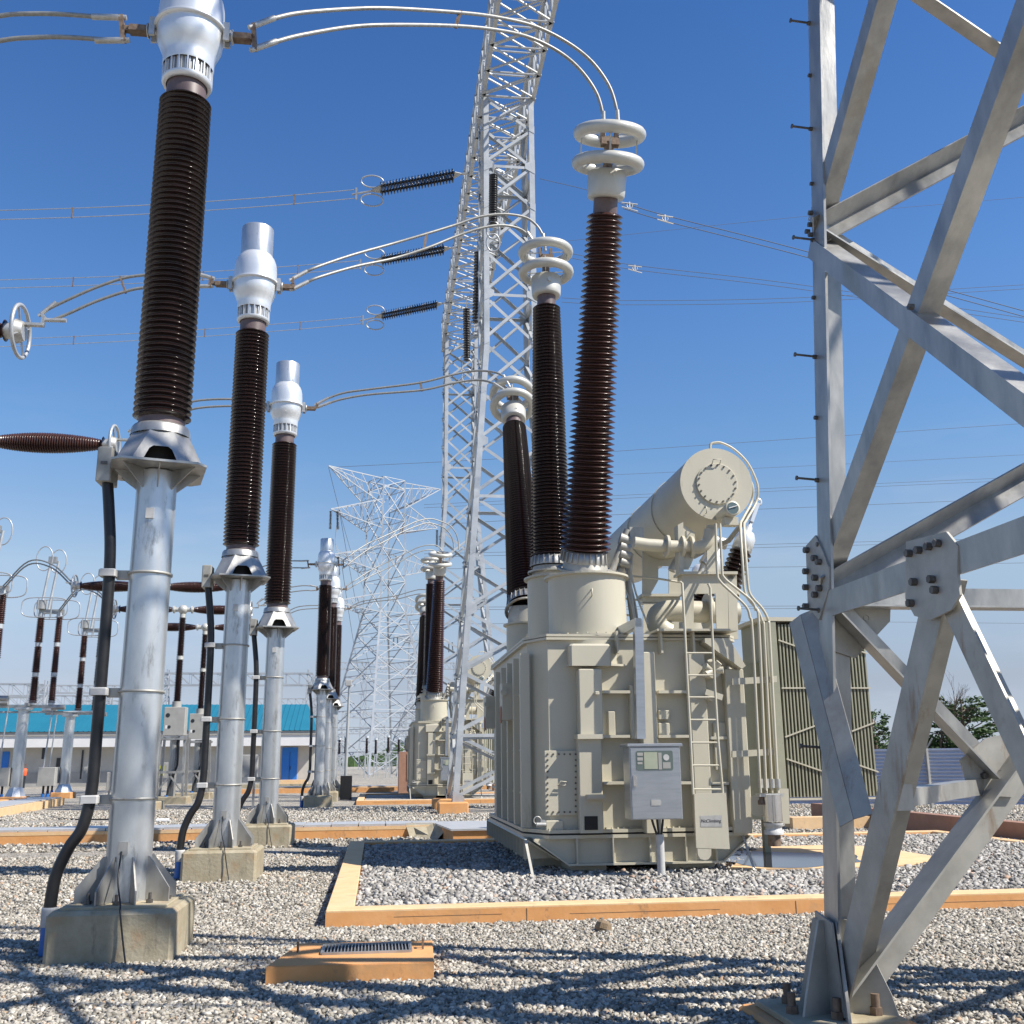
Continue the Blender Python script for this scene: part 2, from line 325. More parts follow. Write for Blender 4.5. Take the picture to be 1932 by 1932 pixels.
KX0, KX1, KY0, KY1, KH = -.48, 11.35, 11.09, 20.6, .17     # bund kerb of the near transformer
BLOCKS = []   # footprints no stone may sit in
def stones(name, region, n, size, z0, m, avoid, label, poly=None):
    """one object of many angular stones"""
    cube = np.array([(x_, y_, z_) for z_ in (-1, 1) for y_ in (-1, 1) for x_ in (-1, 1)])*.62
    fc = np.array([(0, 2, 3), (0, 3, 1), (4, 5, 7), (4, 7, 6), (0, 1, 5), (0, 5, 4), (2, 6, 7), (2, 7, 3), (0, 4, 6), (0, 6, 2), (1, 3, 7), (1, 7, 5)])
    x, y = region(n); ok = np.ones(len(x), bool)
    for (a, b, c, d) in avoid: ok &= ~((x > a) & (x < b) & (y > c) & (y < d))
    if poly:
        ins = np.zeros(len(x), bool)
        for (ax_, ay_), (bx_, by_) in zip(poly, poly[1:]+poly[:1]):
            c_ = ((ay_ > y) != (by_ > y)) & (x < (bx_-ax_)*(y-ay_)/(by_-ay_+1e-9)+ax_); ins ^= c_
        ok &= ~ins
    x = x[ok]; y = y[ok]; n = len(x)
    protos = np.stack([cube*(1+np.random.uniform(-.45, .35, (8, 1)))+np.random.uniform(-.24, .24, (8, 3)) for _ in range(24)])
    q = np.random.normal(size=(n, 4)); q /= np.linalg.norm(q, axis=1)[:, None]; a, b, c, d = q.T
    Rm = np.stack([1-2*(c*c+d*d), 2*(b*c-a*d), 2*(b*d+a*c), 2*(b*c+a*d), 1-2*(b*b+d*d), 2*(c*d-a*b), 2*(b*d-a*c), 2*(c*d+a*b), 1-2*(b*b+c*c)], 1).reshape(n, 3, 3)
    s = size*np.random.uniform(.55, 1.25, (n, 1, 1))*np.random.uniform(.5, 1.3, (n, 1, 3))*.56
    vv = np.einsum('nij,nkj->nki', Rm, protos[np.random.randint(0, 24, n)]*s)
    vv[:, :, 2] *= .8
    vv += np.stack([x, y, z0+np.random.uniform(-.25, .35, n)*size], 1)[:, None, :]
    me = bpy.data.meshes.new(name); me.vertices.add(n*8); me.vertices.foreach_set('co', vv.astype(np.float32).ravel())
    ff = (fc[None]+(np.arange(n)*8)[:, None, None]).reshape(-1); k = n*12
    me.loops.add(k*3); me.loops.foreach_set('vertex_index', ff.astype(np.int32)); me.polygons.add(k)
    me.polygons.foreach_set('loop_start', np.arange(0, k*3, 3, dtype=np.int32)); me.polygons.foreach_set('loop_total', np.full(k, 3, np.int32))
    me.update(calc_edges=True); me.materials.append(M[m]); o = bpy.data.objects.new(name, me); C.objects.link(o)
    tag(o, label, 'gravel', kind='stuff')
def reg_wedge(ya, yb):
    def f(n):
        y = np.sqrt(np.random.uniform(ya**2, yb**2, n)); x = y*np.random.uniform(math.tan(YAW-R(28)), math.tan(YAW+R(28.5)), n); return x, y
    return f
CTX, CTY = -2.18, [10.0, 16.12, 22.2]
AV = [(KX0, KX1, KY0, KY1), (-.78, .45, 8.42, 9.42)]+[(CTX-.5, CTX+.5, y-.5, y+.5) for y in CTY]
stones('gravel', reg_wedge(5.6, 12.5), 150000, .041, .0, 'gravelstone', AV, 'loose grey and beige gravel stones in the foreground')
stones('gravel_bed', reg_wedge(12.5, 21.5), 90000, .05, .0, 'gravelstone', AV+[(-50, 20, 20.3, 30)], 'loose gravel stones around the column plinths further back')
stones('gravel_far', reg_wedge(21.5, 40), 100000, .08, .0, 'gravelstone', [(-50, 1.5, 23.6, 25.0), (1.2, 4.7, 21.5, 24.5), (-50, -6.3, 32.4, 34), (2.0, 6.4, 33.8, 38.3), (-3, -1.5, 40, 42)], 'grey gravel between the trenches and the far columns')
PADP = [(1374, 1641), (1436, 1599), (1545, 1596), (1650, 1598), (1772, 1619), (1715, 1633), (1560, 1640)]
PAD = [(q.x, q.y) for q in (at(u, v, Z=.15) for u, v in PADP)]
def reg_box(a, b, c, d): return lambda n: (np.random.uniform(a, b, n), np.random.uniform(c, d, n))
stones('ballast', reg_box(KX0+.3, 11.5, KY0+.27, 19.9), 52000, .068, KH-.045, 'ballaststone', [(2.6, 4.8, 14.9, 19.6)], 'coarse pale ballast stones inside the orange kerb', PAD)

# kerb ring round the ballast
def kerb_ring(name, x0, x1, y0, y1, h, w, label, group='orange kerbs round the transformers'):
    t = thing(name, label, 'kerb', (x0, y0, 0), group)
    for i, (a, b, c, d) in enumerate([(x0, x1, y0, y0+w), (x0, x1, y1-w, y1), (x0, x0+w, y0+w, y1-w), (x1-w, x1, y0+w, y1-w)]):
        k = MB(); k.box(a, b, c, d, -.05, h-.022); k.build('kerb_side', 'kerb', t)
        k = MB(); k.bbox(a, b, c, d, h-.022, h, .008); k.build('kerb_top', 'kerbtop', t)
        k = MB()
        if i == 0:
            for x in (1.55, 4.43, 8.9): k.box(x, x+.008, c-.003, c+.05, 0, h-.03)
            for xa, xb, z in ((.2, 1.3, .09), (2.0, 3.6, .075), (5.2, 7.6, .082)): k.box(xa, xb, c-.002, c+.03, z, z+.004)
            k.build('joint', 'rust', t)
    return t
kr = kerb_ring('transformer_kerb', KX0, KX1, KY0, KY1, KH, .28, 'low orange kerb round the ballast bed of the near transformer')
b = MB(); b.box(KX0+.28, KX1-.28, KY0+.28, KY1-.28, .02, KH-.085)
tag(b.build('ballast_bed', 'ballast'), 'pale stone bed inside the near orange kerb', 'gravel bed', kind='structure')

b = MB(); b.box(KX0, KX1-.6, KY0+31.7, KY1+31.1, .02, KH-.06)
tag(b.build('far_ballast_bed', 'ballast'), 'pale stone bed inside the far orange kerb', 'gravel bed', kind='structure')
# concrete pad with puddle right of the transformer
p = thing('oil_pit_cover', 'orange concrete slab with dark puddle inside the kerb right of the transformer', 'slab', (7.5, 16.3, 0))
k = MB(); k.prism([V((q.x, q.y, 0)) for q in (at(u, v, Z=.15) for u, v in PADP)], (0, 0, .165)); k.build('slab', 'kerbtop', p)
k = MB(); pc_ = at(1480, 1619, Z=.17); pu = [(pc_.x+1.15*math.cos(a)*(1+.14*math.sin(5*a)), pc_.y+1.25*math.sin(a)*(1+.2*math.cos(3*a)), .169) for a in [i*math.pi/16 for i in range(32)]]
k.add(pu, [list(range(32))]); k.build('puddle', 'water', p)

# foreground drain cover
p = thing('drain_cover', 'orange concrete drain slab with a metal grate in the foreground gravel', 'drain cover', (-.17, 8.9, 0))
k = MB(); k.prism([(-.79, 8.42, 0), (.46, 8.38, 0), (.50, 9.38, 0), (-.62, 9.42, 0)], (0, 0, .125)); k.build('slab', 'kerb', p)
k = MB(); k.prism([(-.785, 8.43, .125), (.455, 8.39, .125), (.495, 9.37, .125), (-.615, 9.41, .125)], (0, 0, .006)); k.build('slab_top', 'kerb', p)
k = MB(); gx0, gx1, gy0, gy1 = -.40, .30, 8.83, 9.22
for i in range(26): x = gx0+.01+i*(gx1-gx0-.02)/25; k.box(x-.004, x+.004, gy0, gy1, .133, .146)
for a in ((gx0, gx1, gy0-.012, gy0+.008), (gx0, gx1, gy1-.008, gy1+.012), (gx0-.012, gx0+.004, gy0, gy1), (gx1-.004, gx1+.012, gy0, gy1)): k.box(*a, .131, .150)
k.build('grate', 'galv', p)
k = MB(); k.box(gx0, gx1, gy0, gy1, .1315, .1325); k.build('grate_recess', 'darkgap', p)
for x, y in ((-.6, 8.98), (.40, 8.95)):
    k = MB(); k.bar((x, y, .13), (x, y, .21), .014); k.bar((x, y, .205), (x, y+.07, .205), .014); k.bar((x, y+.07, .205), (x, y+.07, .13), .014); k.build('lifting_handle', 'rust', p)

# stone on the gravel
k = MB(); c = at(1138, 1752, Z=.03); k.lathe([(0, -.05), (.06, -.05), (.085, 0), (.075, .05), (.04, .075), (0, .08)], c, (.3, .1, 1), 7, False)
k.stand('stone', 'rock', 'single brown stone lying on the gravel in front of the orange kerb', 'stone')

# cable trenches: low kerb with plate covers
def trench(name, x0, x1, y0, y1, h, label, n, split=None):
    t = thing(name, label, 'cable trench', ((x0+x1)/2, (y0+y1)/2, 0), 'cable trenches with plate covers')
    k = MB(); k.box(x0, x1, y0, y0+.22, -.05, h-.05); k.box(x0, x1, y1-.22, y1, -.05, h-.05); k.build('kerb', 'kerb', t)
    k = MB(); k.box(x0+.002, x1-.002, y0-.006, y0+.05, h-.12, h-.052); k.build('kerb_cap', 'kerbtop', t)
    for i in range(n):
        a = x0+(x1-x0)*i/n; b_ = x0+(x1-x0)*(i+1)/n
        k = MB(); k.box(a+.012, b_-.012, y0+.03, y1-.03, h-.048, h+random.uniform(-.004, .008)); k.build('cover_plate', 'trench', t)
    return t
trench('cable_trench', -14, 1.4, 23.75, 24.9, .30, 'long low cable trench with pale cover plates behind the brown column plinths', 26)
t = thing('cable_trench', 'beige sided cable trench running back from the picture edge at left', 'cable trench', (-12.5, 40, 0), 'cable trenches with plate covers')
k = MB(); k.prism([(-12.0, 36.2, -.05), (-13.2, 47.6, -.05), (-15.2, 47.6, -.05), (-14.0, 36.2, -.05)], (0, 0, .33)); k.build('kerb', 'kerbtop', t)
for i in range(9):
    y0 = 36.3+i*1.26; k = MB(); k.prism([(-12.15-(y0-36.2)*.105, y0, .29), (-12.15-(y0+1.2-36.2)*.105, y0+1.2, .29), (-13.9-(y0+1.2-36.2)*.105, y0+1.2, .29), (-13.9-(y0-36.2)*.105, y0, .29)], (0, 0, .03)); k.build('cover_plate', 'trench', t)
trench('cable_trench', -6, 40, 64, 65.2, .3, 'far cable trench in front of the second transformer', 30)
# sunken chamber in front of the near trench
p = thing('cable_chamber', 'low concrete cable chamber with grey metal lid beside the transformer', 'cable chamber', (2.1, 21.8, 0))
k = MB(); k.prism([(1.55, 21.6, -.05), (4.6, 21.6, -.05), (4.6, 24.4, -.05), (1.3, 24.4, -.05)], (0, 0, .31)); k.build('chamber_wall', 'kerb', p)
k = MB(); k.prism([(1.5, 21.55, .262), (4.65, 21.55, .262), (4.65, 24.45, .262), (1.25, 24.45, .262)], (0, 0, .035)); k.build('lid', 'trench', p)
k = MB(); k.prism([(.75, 23.55, 0), (1.3, 22.9, 0), (1.5, 22.9, .22), (1.25, 23.8, .30), (.65, 23.8, .30)], (0, .18, 0)); k.build('wing_wall', 'conc', p)

# ================================================================== CURRENT TRANSFORMERS
def make_ct(x, y, label):
    t = thing('current_transformer', label, 'current transformer', (x, y, .42), 'current transformers on round steel columns')
    k = MB(); k.bbox(x-.43, x+.43, y-.43, y+.43, .42, .445, .006); k.build('base_plate', 'conc', t)
    k = MB(); k.lathe([(.197, .445), (.186, 4.36)], (x, y, 0), seg=40)
    col = k.build('column', 'galvpipe', t)
    k = MB()
    for i in range(8):
        a = i*math.pi/4+R(22.5); dx, dy = math.cos(a), math.sin(a); n = V((-dy, dx, 0))*.007
        P = [V((x, y, 0))+V((dx, dy, 0))*r+V((0, 0, z)) for r, z in ((.18, .447), (.43, .447), (.43, .56), (.215, .82), (.18, .82))]
        k.prism([p-n for p in P], n*2)
    k.build('base_fin', 'galv', t)
    k = MB()
    for i in range(8):
        a = i*math.pi/4; k.cyl((x+.36*math.cos(a), y+.36*math.sin(a), .445), (x+.36*math.cos(a), y+.36*math.sin(a), .53), .014, 6); k.bolt((x+.36*math.cos(a), y+.36*math.sin(a), .447), (0, 0, 1), .03, .028)
    k.build('anchor_bolt', 'bolt', t)
    # mounting hood: square flange plate, gussets below, cast cone with openings above
    rot = Matrix.Rotation(R(14), 3, 'Z')
    def sq(hw, z, ch=.09): return [V((x, y, z))+rot@V(q) for q in ((-hw+ch, -hw, 0), (hw-ch, -hw, 0), (hw, -hw+ch, 0), (hw, hw-ch, 0), (hw-ch, hw, 0), (-hw+ch, hw, 0), (-hw, hw-ch, 0), (-hw, -hw+ch, 0))]
    k = MB(); k.prism(sq(.43, 4.37), (0, 0, .022)); k.build('flange_plate', 'galv', t)
    k = MB()
    for i in range(8):
        d = rot@V((math.cos(i*math.pi/4), math.sin(i*math.pi/4), 0)); n = V((-d.y, d.x, 0))*.006; e = .40 if i % 2 == 0 else .46
        P = [V((x, y, 0))+d*r+V((0, 0, z)) for r, z in ((.175, 4.368), (e, 4.368), (.175, 4.17))]; k.prism([q-n for q in P], n*2)
    k.build('flange_gusset', 'galv', t)
    k = MB(); lo = sq(.40, 4.394, .15); mid = sq(.385, 4.50, .15); up = [V((x, y, 4.72))+rot@V((.285*math.cos(R(a)), .285*math.sin(R(a)), 0)) for a in (-112, -68, -22, 22, 68, 112, 158, 202)]
    for i in range(8):
        j = (i+1) % 8; a, b_, c, d = lo[i], lo[j], up[j], up[i]
        if i % 2 == 0:   # cast side with an opening at its foot
            f = lambda s_, t_: (a.lerp(b_, s_)).lerp(d.lerp(c, s_), t_)
            q = [f(.2, 0), f(.24, .36), f(.32, .46), f(.68, .46), f(.76, .36), f(.8, 0)]
            k.add([a, q[0], q[1], q[2], d], [(0, 1, 2, 3, 4)]); k.add([q[2], q[3], c, d], [(0, 1, 2, 3)]); k.add([b_, c, q[3], q[4], q[5]], [(0, 1, 2, 3, 4)])
        else: k.add([a, b_, c, d], [(0, 1, 2, 3)])
    k.lathe([(.285, 4.72), (.275, 4.80), (.262, 4.82), (.225, 4.82)], (x, y, 0), seg=32)
    k.build('hood', 'galv', t)
    k = MB(); k.lathe([(.2, 4.395), (.2, 4.6)], (x, y, 0), seg=24); k.build('hood_core', 'darkgap', t)
    k = MB(); k.bbox(x-.54, x-.40, y-.15, y+.13, 4.24, 4.58, .012); tb = k.build('terminal_box', 'galvdull', t)
    k = MB(); k.box(x-.50, x-.44, y-.158, y-.15, 4.40, 4.43); k.build('latch', 'bolt', tb)
    k = MB(); k.lathe([(.222, 4.82), (.218, 4.9)], (x, y, 0), seg=32); k.lathe([(.205, 8.42), (.205, 8.68)], (x, y, 0), seg=32); k.build('porcelain_collar', 'porccol', t)
    k = MB(); sheds(k, (x, y, 4.9), (0, 0, 1), 3.58, .278, .268, 58, .83, 40); k.build('insulator', 'porc', t)
    # head: slotted skirt, bowl, seam flange, dome
    k = MB(); k.lathe([(.215, 8.66), (.243, 8.66), (.262, 8.70), (.262, 8.72)], (x, y, 0), seg=40)
    k.lathe([(.262, 8.88), (.268, 8.90), (.268, 8.98), (.276, 9.03), (.305, 9.10), (.335, 9.17), (.345, 9.24), (.348, 9.335)], (x, y, 0), seg=48); k.lathe([(.348, 9.335), (.382, 9.345), (.384, 9.36), (.382, 9.375), (.346, 9.385)], (x, y, 0), seg=48)
    k.lathe([(.346, 9.385), (.346, 9.56), (.340, 9.66), (.325, 9.74), (.300, 9.80), (.268, 9.845), (.262, 9.86)], (x, y, 0), seg=48)
    for i in range(18):
        a = i*2*math.pi/18; d = V((math.cos(a), math.sin(a), 0)); k.bar(V((x, y, 8.71))+d*.247, V((x, y, 8.89))+d*.247, .014, .032, d)
    k.build('head', 'alu', t)
    k = MB(); k.lathe([(.228, 8.66), (.228, 8.9)], (x, y, 0), seg=36); k.build('skirt_core', 'galvdull', t)
    k = MB()
    for i in range(36):
        a = (i+.5)*2*math.pi/36; d = V((math.cos(a), math.sin(a), 0)); k.bar(V((x, y, 8.72))+d*.238, V((x, y, 8.88))+d*.238, .012, .012, d)
    k.build('skirt_bolt', 'alu', t)
    k = MB(); k.lathe([(.262, 9.855), (.262, 10.35), (.255, 10.362), (0, 10.366)], (x, y, 0), seg=40); k.build('top_cylinder', 'galvpipe', t)
    for s in (-1, 1):
        k = MB(); X0 = x+s*.36
        k.box(min(X0, X0+s*.06), max(X0, X0+s*.06), y-.1, y-.07, 9.22, 9.44); k.box(min(X0, X0+s*.06), max(X0, X0+s*.06), y+.02, y+.05, 9.22, 9.44)
        k.cyl((x+s*.34, y, 9.33), (x+s*.44, y, 9.33), .045, 12); k.lathe([(.08, 0), (.08, .012), (0, .012)], (x+s*.44, y, 9.33), (s, 0, 0), 16)
        k.build('side_terminal', 'aludull', t)
        k = MB(); k.box(min(x+s*.45, x+s*.64), max(x+s*.45, x+s*.64), y-.055, y+.055, 9.295, 9.365); k.build('clamp_block', 'rust', t)
    for z in (3.36, 2.26, 1.31):
        k = MB(); k.lathe([(.19, z-.011), (.205, z-.011), (.205, z+.011), (.19, z+.011)], (x, y, 0), seg=40)
        st = k.build('strap', 'galvdull', t)
        k = MB(); k.box(x-.30, x-.185, y-.03, y+.03, z-.05, z+.035); k.build('strap_bracket', 'galvdull', st)
    k = MB(); k.box(x-.04, x+.035, y-.203, y-.18, 3.87, 3.97); k.build('number_plate', 'tape', t)
    k = MB(); k.box(x-.05, x+.03, y-.213, y-.185, .84, .95); k.build('earth_lug', 'galv', t)
    return t
def make_plinth(x, y, label):
    t = thing('concrete_plinth', label, 'plinth', (x, y, 0), 'concrete plinths under the current transformers')
    k = MB(); k.bbox(x-.52, x+.52, y-.52, y+.52, -.05, .42, .035); k.build('block', 'conc', t); return t
def make_cable(x, y, label):
    """black cable run from the terminal box down to the blue pipe"""
    t = thing('cable_run', label, 'cable', (x-.9, y, 0), 'black cables down the current transformer columns')
    c = [(x-.45, y-.04, 4.24), (x-.41, y-.05, 3.95), (x-.37, y-.06, 3.6), (x-.355, y-.06, 3.2), (x-.35, y-.06, 2.5), (x-.35, y-.06, 1.9), (x-.35, y-.07, 1.39), (x-.40, y-.08, 1.07), (x-.50, y-.08, .9), (x-.585, y-.08, .68), (x-.61, y-.08, .46), (x-.61, y-.08, .3)]
    k = MB(); k.tube(spline(c, 6), .053, 16); k.build('cable', 'black', t)
    k = MB(); k.cyl((x-.61, y-.08, -.05), (x-.61, y-.08, .27), .062, 20); k.build('blue_pipe', 'blue', t)
    k = MB(); k.lathe([(.066, .25), (.07, .27), (.068, .31), (.071, .33), (.069, .37), (.071, .39), (.066, .41), (.056, .41)], (x-.61, y-.08, 0), seg=20); k.build('tape_collar', 'tape', t)
    for z, xx in ((3.36, x-.36), (2.26, x-.35), (1.31, x-.352)):
        k = MB(); k.bbox(xx-.08, xx+.075, y-.14, y+.02, z-.035, z+.035, .012); k.build('cable_clamp', 'tape', t)
    return t
def make_earth(x, y, label):
    t = thing('earth_wire', label, 'wire', (x, y-.5, 0), 'thin earth wires at the column feet')
    k = MB(); k.tube(spline([(x-.02, y-.217, .87), (x-.02, y-.25, .75), (x+.0, y-.34, .62), (x+.06, y-.47, .47), (x+.08, y-.535, .40), (x+.12, y-.555, .2), (x+.17, y-.60, .0)], 5), .008, 6); k.build('wire', 'black', t)
    return t
names = ['nearest', 'second', 'third']
ct0 = make_ct(CTX, CTY[0], 'nearest and tallest silver headed current transformer, its top cut by the upper picture edge')
pl0 = make_plinth(CTX, CTY[0], 'large stained concrete plinth under the nearest column at lower left')
cb0 = make_cable(CTX, CTY[0], 'thick black cable curving down the nearest column into a blue pipe')
ea0 = make_earth(CTX, CTY[0], 'thin black earth wire down the nearest plinth')
cts = []; OFFS = [CTY[1]-CTY[0], CTY[2]-CTY[0], 31.0, 37.0, 43.2]
LB = ['second silver headed current transformer from the camera, between the nearest one and the third', 'third current transformer from the camera, shortest of the near row of three',
      'first of the far row of current transformers, left of the lattice pylon', 'middle one of the far row of three current transformers', 'rearmost current transformer of the far row']
LP = ['concrete plinth under the second column, next to a blue pipe stub', 'concrete plinth under the third column, against the cable trench', 'pale plinth under the first column of the far row', 'small plinth under the middle column of the far row', 'rearmost small plinth of the far row']
LC = ['black cable bowing out from the second column into a blue pipe', 'black cable bowing out at the left of the third column', 'black cable beside the first column of the far row', 'black cable at the middle column of the far row', 'black cable at the rearmost column of the far row']
LE = ['thin earth wire over the front of the second plinth', 'thin earth wire over the front of the third plinth']
for i, o in enumerate(OFFS):
    copy_tree(ct0, (0, o, 0), LB[i]); copy_tree(pl0, (0, o, 0), LP[i]); copy_tree(cb0, (0, o, 0), LC[i])
    if i < 2: copy_tree(ea0, (0, o, 0), LE[i])
k = MB(); c = at(302, 1548+0*1, Z=.06); k.cyl((c.x-.1, c.y, .06), (c.x+.25, c.y, .06), .055, 14)
k.stand('pipe_end', 'whitep', 'short white pipe end lying behind the nearest column', 'pipe')
# ================================================================== POWER TRANSFORMER
YF, YW = 14.1, 14.38
def pxb(k, u0, u1, v0, v1, y0, y1, bev=0):
    """box whose front face (plane y0) covers the measured photo rectangle"""
    a = at(u0, (v0+v1)/2, Y=y0); b = at(u1, (v0+v1)/2, Y=y0); c = at((u0+u1)/2, v0, Y=y0); d = at((u0+u1)/2, v1, Y=y0)
    (k.bbox(a.x, b.x, y0, y1, d.z, c.z, bev) if bev else k.box(a.x, b.x, y0, y1, d.z, c.z)); return (a.x+b.x)/2, (c.z+d.z)/2
TX0, TX1, TY1, ZT = 2.13, 5.08, 19.75, 3.27
tr = thing('power_transformer', 'large beige power transformer with three tall brown bushings standing in the near orange kerb', 'transformer', (3.6, 17, .15), 'power transformers')
def outline(e, z, y0=YW, ch=.3, ct=.45):
    return [(TX0-e, y0+ct, z), (TX0+ch*.75-e*.4, y0-e, z), (TX1+e-.12, y0-e, z), (TX1+e, y0+.12, z), (TX1+e, TY1+e, z), (TX0+.5, TY1+e, z), (TX0-e, TY1-.5, z)]
k = MB(); k.prism(outline(0, .62), (0, 0, ZT-.62)); k.build('tank', 'tank', tr)
k = MB(); k.prism(outline(.10, .585), (0, 0, .045)); k.prism(outline(.10, .655), (0, 0, .045)); k.build('base_flange', 'tank', tr)
k = MB(); k.prism(outline(.08, .632), (0, 0, .02)); k.build('gasket', 'darkgap', tr)
k = MB(); k.prism(outline(.06, ZT), (0, 0, .035)); k.prism(outline(.055, ZT+.047), (0, 0, .035)); k.build('lid', 'tank', tr)
# skirt with sloping ends, ribs, skid blocks
k = MB(); k.prism([(TX0-.02, YW-.01, .585), (TX0+.45, YW-.01, .25), (TX1-.35, YW-.01, .25), (TX1+.05, YW-.01, .585)], (0, TY1-YW, 0)); k.build('skirt', 'tank', tr)
k = MB()
k.box(TX0+.45, TX1-.35, YW-.1, YW, .235, .262); k.prism([(TX0-.02, YW-.1, .585), (TX0+.45, YW-.1, .262), (TX0+.45, YW-.1, .237), (TX0-.02, YW-.1, .56)], (0, .1, 0)); k.prism([(TX1+.05, YW-.1, .585), (TX1-.35, YW-.1, .262), (TX1-.35, YW-.1, .237), (TX1+.05, YW-.1, .56)], (0, .1, 0))
for u in (1089, 1157, 1227, 1295, 1352): x = at(u, 1600, Y=YW-.09).x; k.box(x-.011, x+.011, YW-.1, YW, .262, .585)
for i in range(14): y = YW+.35+i*.38; k.box(TX0-.10, TX0+.3, y-.01, y+.01, .30, .585)
k.prism([(TX0-.1, YW+.1, .585), (TX0+.35, YW+.1, .3), (TX0+.35, YW+.1, .28), (TX0-.12, YW+.1, .565)], (0, 5, 0))
k.build('skirt_rib', 'tank', tr)
k = MB()
for a, b_ in ((TX0+.5, TX0+1.0), (TX0+1.75, TX0+2.3), (TX1-.8, TX1-.42)): k.box(a, b_, YW+.1, TY1-.3, .12, .235)
k.build('skid', 'tank', tr)
k = MB()
for y in (15.2, 15.9, 17.0, 18.5): k.box(TX0+.1, TX0+.55, y, y+.25, .14, .33)
k.build('jacking_block', 'tank', tr)
k = MB()
for i in range(34): x = TX0+.2+i*.086; k.bolt((x, YW-.055, .70), (0, 0, 1), .013, .02)
k.build('flange_bolt', 'tank', tr)
# stiffeners on the left side
k = MB()
for u in (935.5, 946, 957, 969, 982):
    y = at(u, 1400, X=TX0-.13).y; k.box(TX0-.13, TX0, y-.05, y+.07, .72, ZT-.16)
for z in (1.15, 1.75, 2.55): k.box(TX0-.06, TX0, YW+.7, TY1-.6, z, z+.03)
k.build('side_stiffener', 'tank', tr)
for y, z in ((15.75, 2.35), (18.2, 2.30)):
    k = MB(); k.box(TX0-.26, TX0-.0, y, y+.35, z-.13, z+.42); k.cyl((TX0-.24, y-.03, z+.28), (TX0-.24, y+.02, z+.28), .05, 14)
    lug = k.build('lifting_box', 'tank', tr); k = MB(); k.cyl((TX0-.27, y+.17, z-.05), (TX0-.258, y+.17, z-.05), .13, 20); k.build('lug_face', 'brownbox', lug)
# front stiffener channels
for (u0, u1, v0, v1, y0) in [(1093, 1137, 1262, 1388, YF+.06), (1093, 1137, 1391, 1572, YF+.08), (1213, 1242, 1230, 1572, YF+.05), (1306, 1338, 1230, 1572, YF+.1), (1376, 1412, 1262, 1572, YF+.14)]:
    k = MB(); pxb(k, u0, u1, v0, v1, y0, YW, .012); k.build('front_stiffener', 'tank', tr)
k = MB()
for u0, u1, v, e in [(1138, 1189, 1305, .16), (1243, 1300, 1305, .16), (1138, 1189, 1389, .16), (1243, 1302, 1389, .16), (1138, 1187, 1477, .16), (1243, 1306, 1477, .16), (1337, 1376, 1392, .1), (1337, 1376, 1478, .1)]: pxb(k, u0, u1, v-2.5, v+3, YW-e, YW)
pxb(k, 1090, 1139, 1385, 1394, YF+.0, YW); pxb(k, 1109, 1142, 1499, 1507, YF-.03, YW); pxb(k, 1108, 1140, 1507, 1510, YF+.02, YW)
k.build('front_rail', 'tank', tr)
k = MB()
for u0, u1, v0, v1, y in [(1190, 1197, 1292, 1394, .12), (1123, 1131, 1304, 1310, 0), (1243, 1264, 1340, 1357, .1), (1243, 1264, 1364, 1388, .1), (1148, 1161, 1342, 1389, .07), (1312, 1330, 1340, 1380, .1), (1317, 1330, 1270, 1300, .1)]: pxb(k, u0, u1, v0, v1, YW-(y or .3), YW, .008)
k.build('wiring_box', 'tank', tr)
k = MB(); pxb(k, 1348, 1372, 1363, 1452, YW-.05, YW, .01); pxb(k, 1340, 1372, 1482, 1508, YW-.08, YW, .01); k.build('name_plate', 'tank', tr)
k = MB(); pxb(k, 1103, 1128, 1540, 1566, YF+.072, YF+.079); k.build('skirt_opening', 'darkgap', tr)
# bolted manhole panel
k = MB(); pxb(k, 1028, 1091, 1416, 1538, YW-.045, YW, .006); mh = k.build('inspection_cover', 'tank', tr)
k = MB()
for i in range(6):
    for v in (1423, 1532): k.bolt(at(1033+i*10.6, v, Y=YW-.045), (0, -1, 0), .014, .014)
for i in range(1, 10):
    for u in (1033, 1086): k.bolt(at(u, 1423+i*10.9, Y=YW-.045), (0, -1, 0), .014, .014)
k.build('cover_bolt', 'bolt', mh)
k = MB(); k.tube([at(u, v, Y=YW-.1) for u, v in ((1052, 1482), (1058, 1474), (1070, 1475), (1066, 1482))], .009, 6, True); k.build('handle', 'tank', mh)
k = MB(); k.cyl(at(1025, 1553, Y=YW-.16), at(1025, 1553, Y=YW), .045, 14); k.cyl(at(1012, 1556, Y=YW-.2), at(1030, 1556, Y=YW-.2), .03, 12); k.ring(at(1014, 1548, Y=YW-.2), (0, 1, 0), .05, .008, 20, 6); k.build('drain_valve', 'aludull', tr)
k = MB(); pxb(k, 1030, 1063, 1548, 1568, YW-.05, YW, .01); k.build('jack_pad', 'tank', tr)
# turret drum bulging at the front, with a boxy pad
k = MB(); k.lathe([(.62, 2.93), (.62, ZT)], (3.05, 14.92, 0), seg=40); k.lathe([(.0, 2.90), (.70, 2.90), (.70, 2.93), (.0, 2.93)], (3.05, 14.92, 0), seg=40, smooth=False); k.build('turret_drum', 'tank', tr)
k = MB(); pxb(k, 1075, 1154, 1214, 1256, YF+.08, YW+.3, .03); k.build('drum_pad', 'tank', tr)
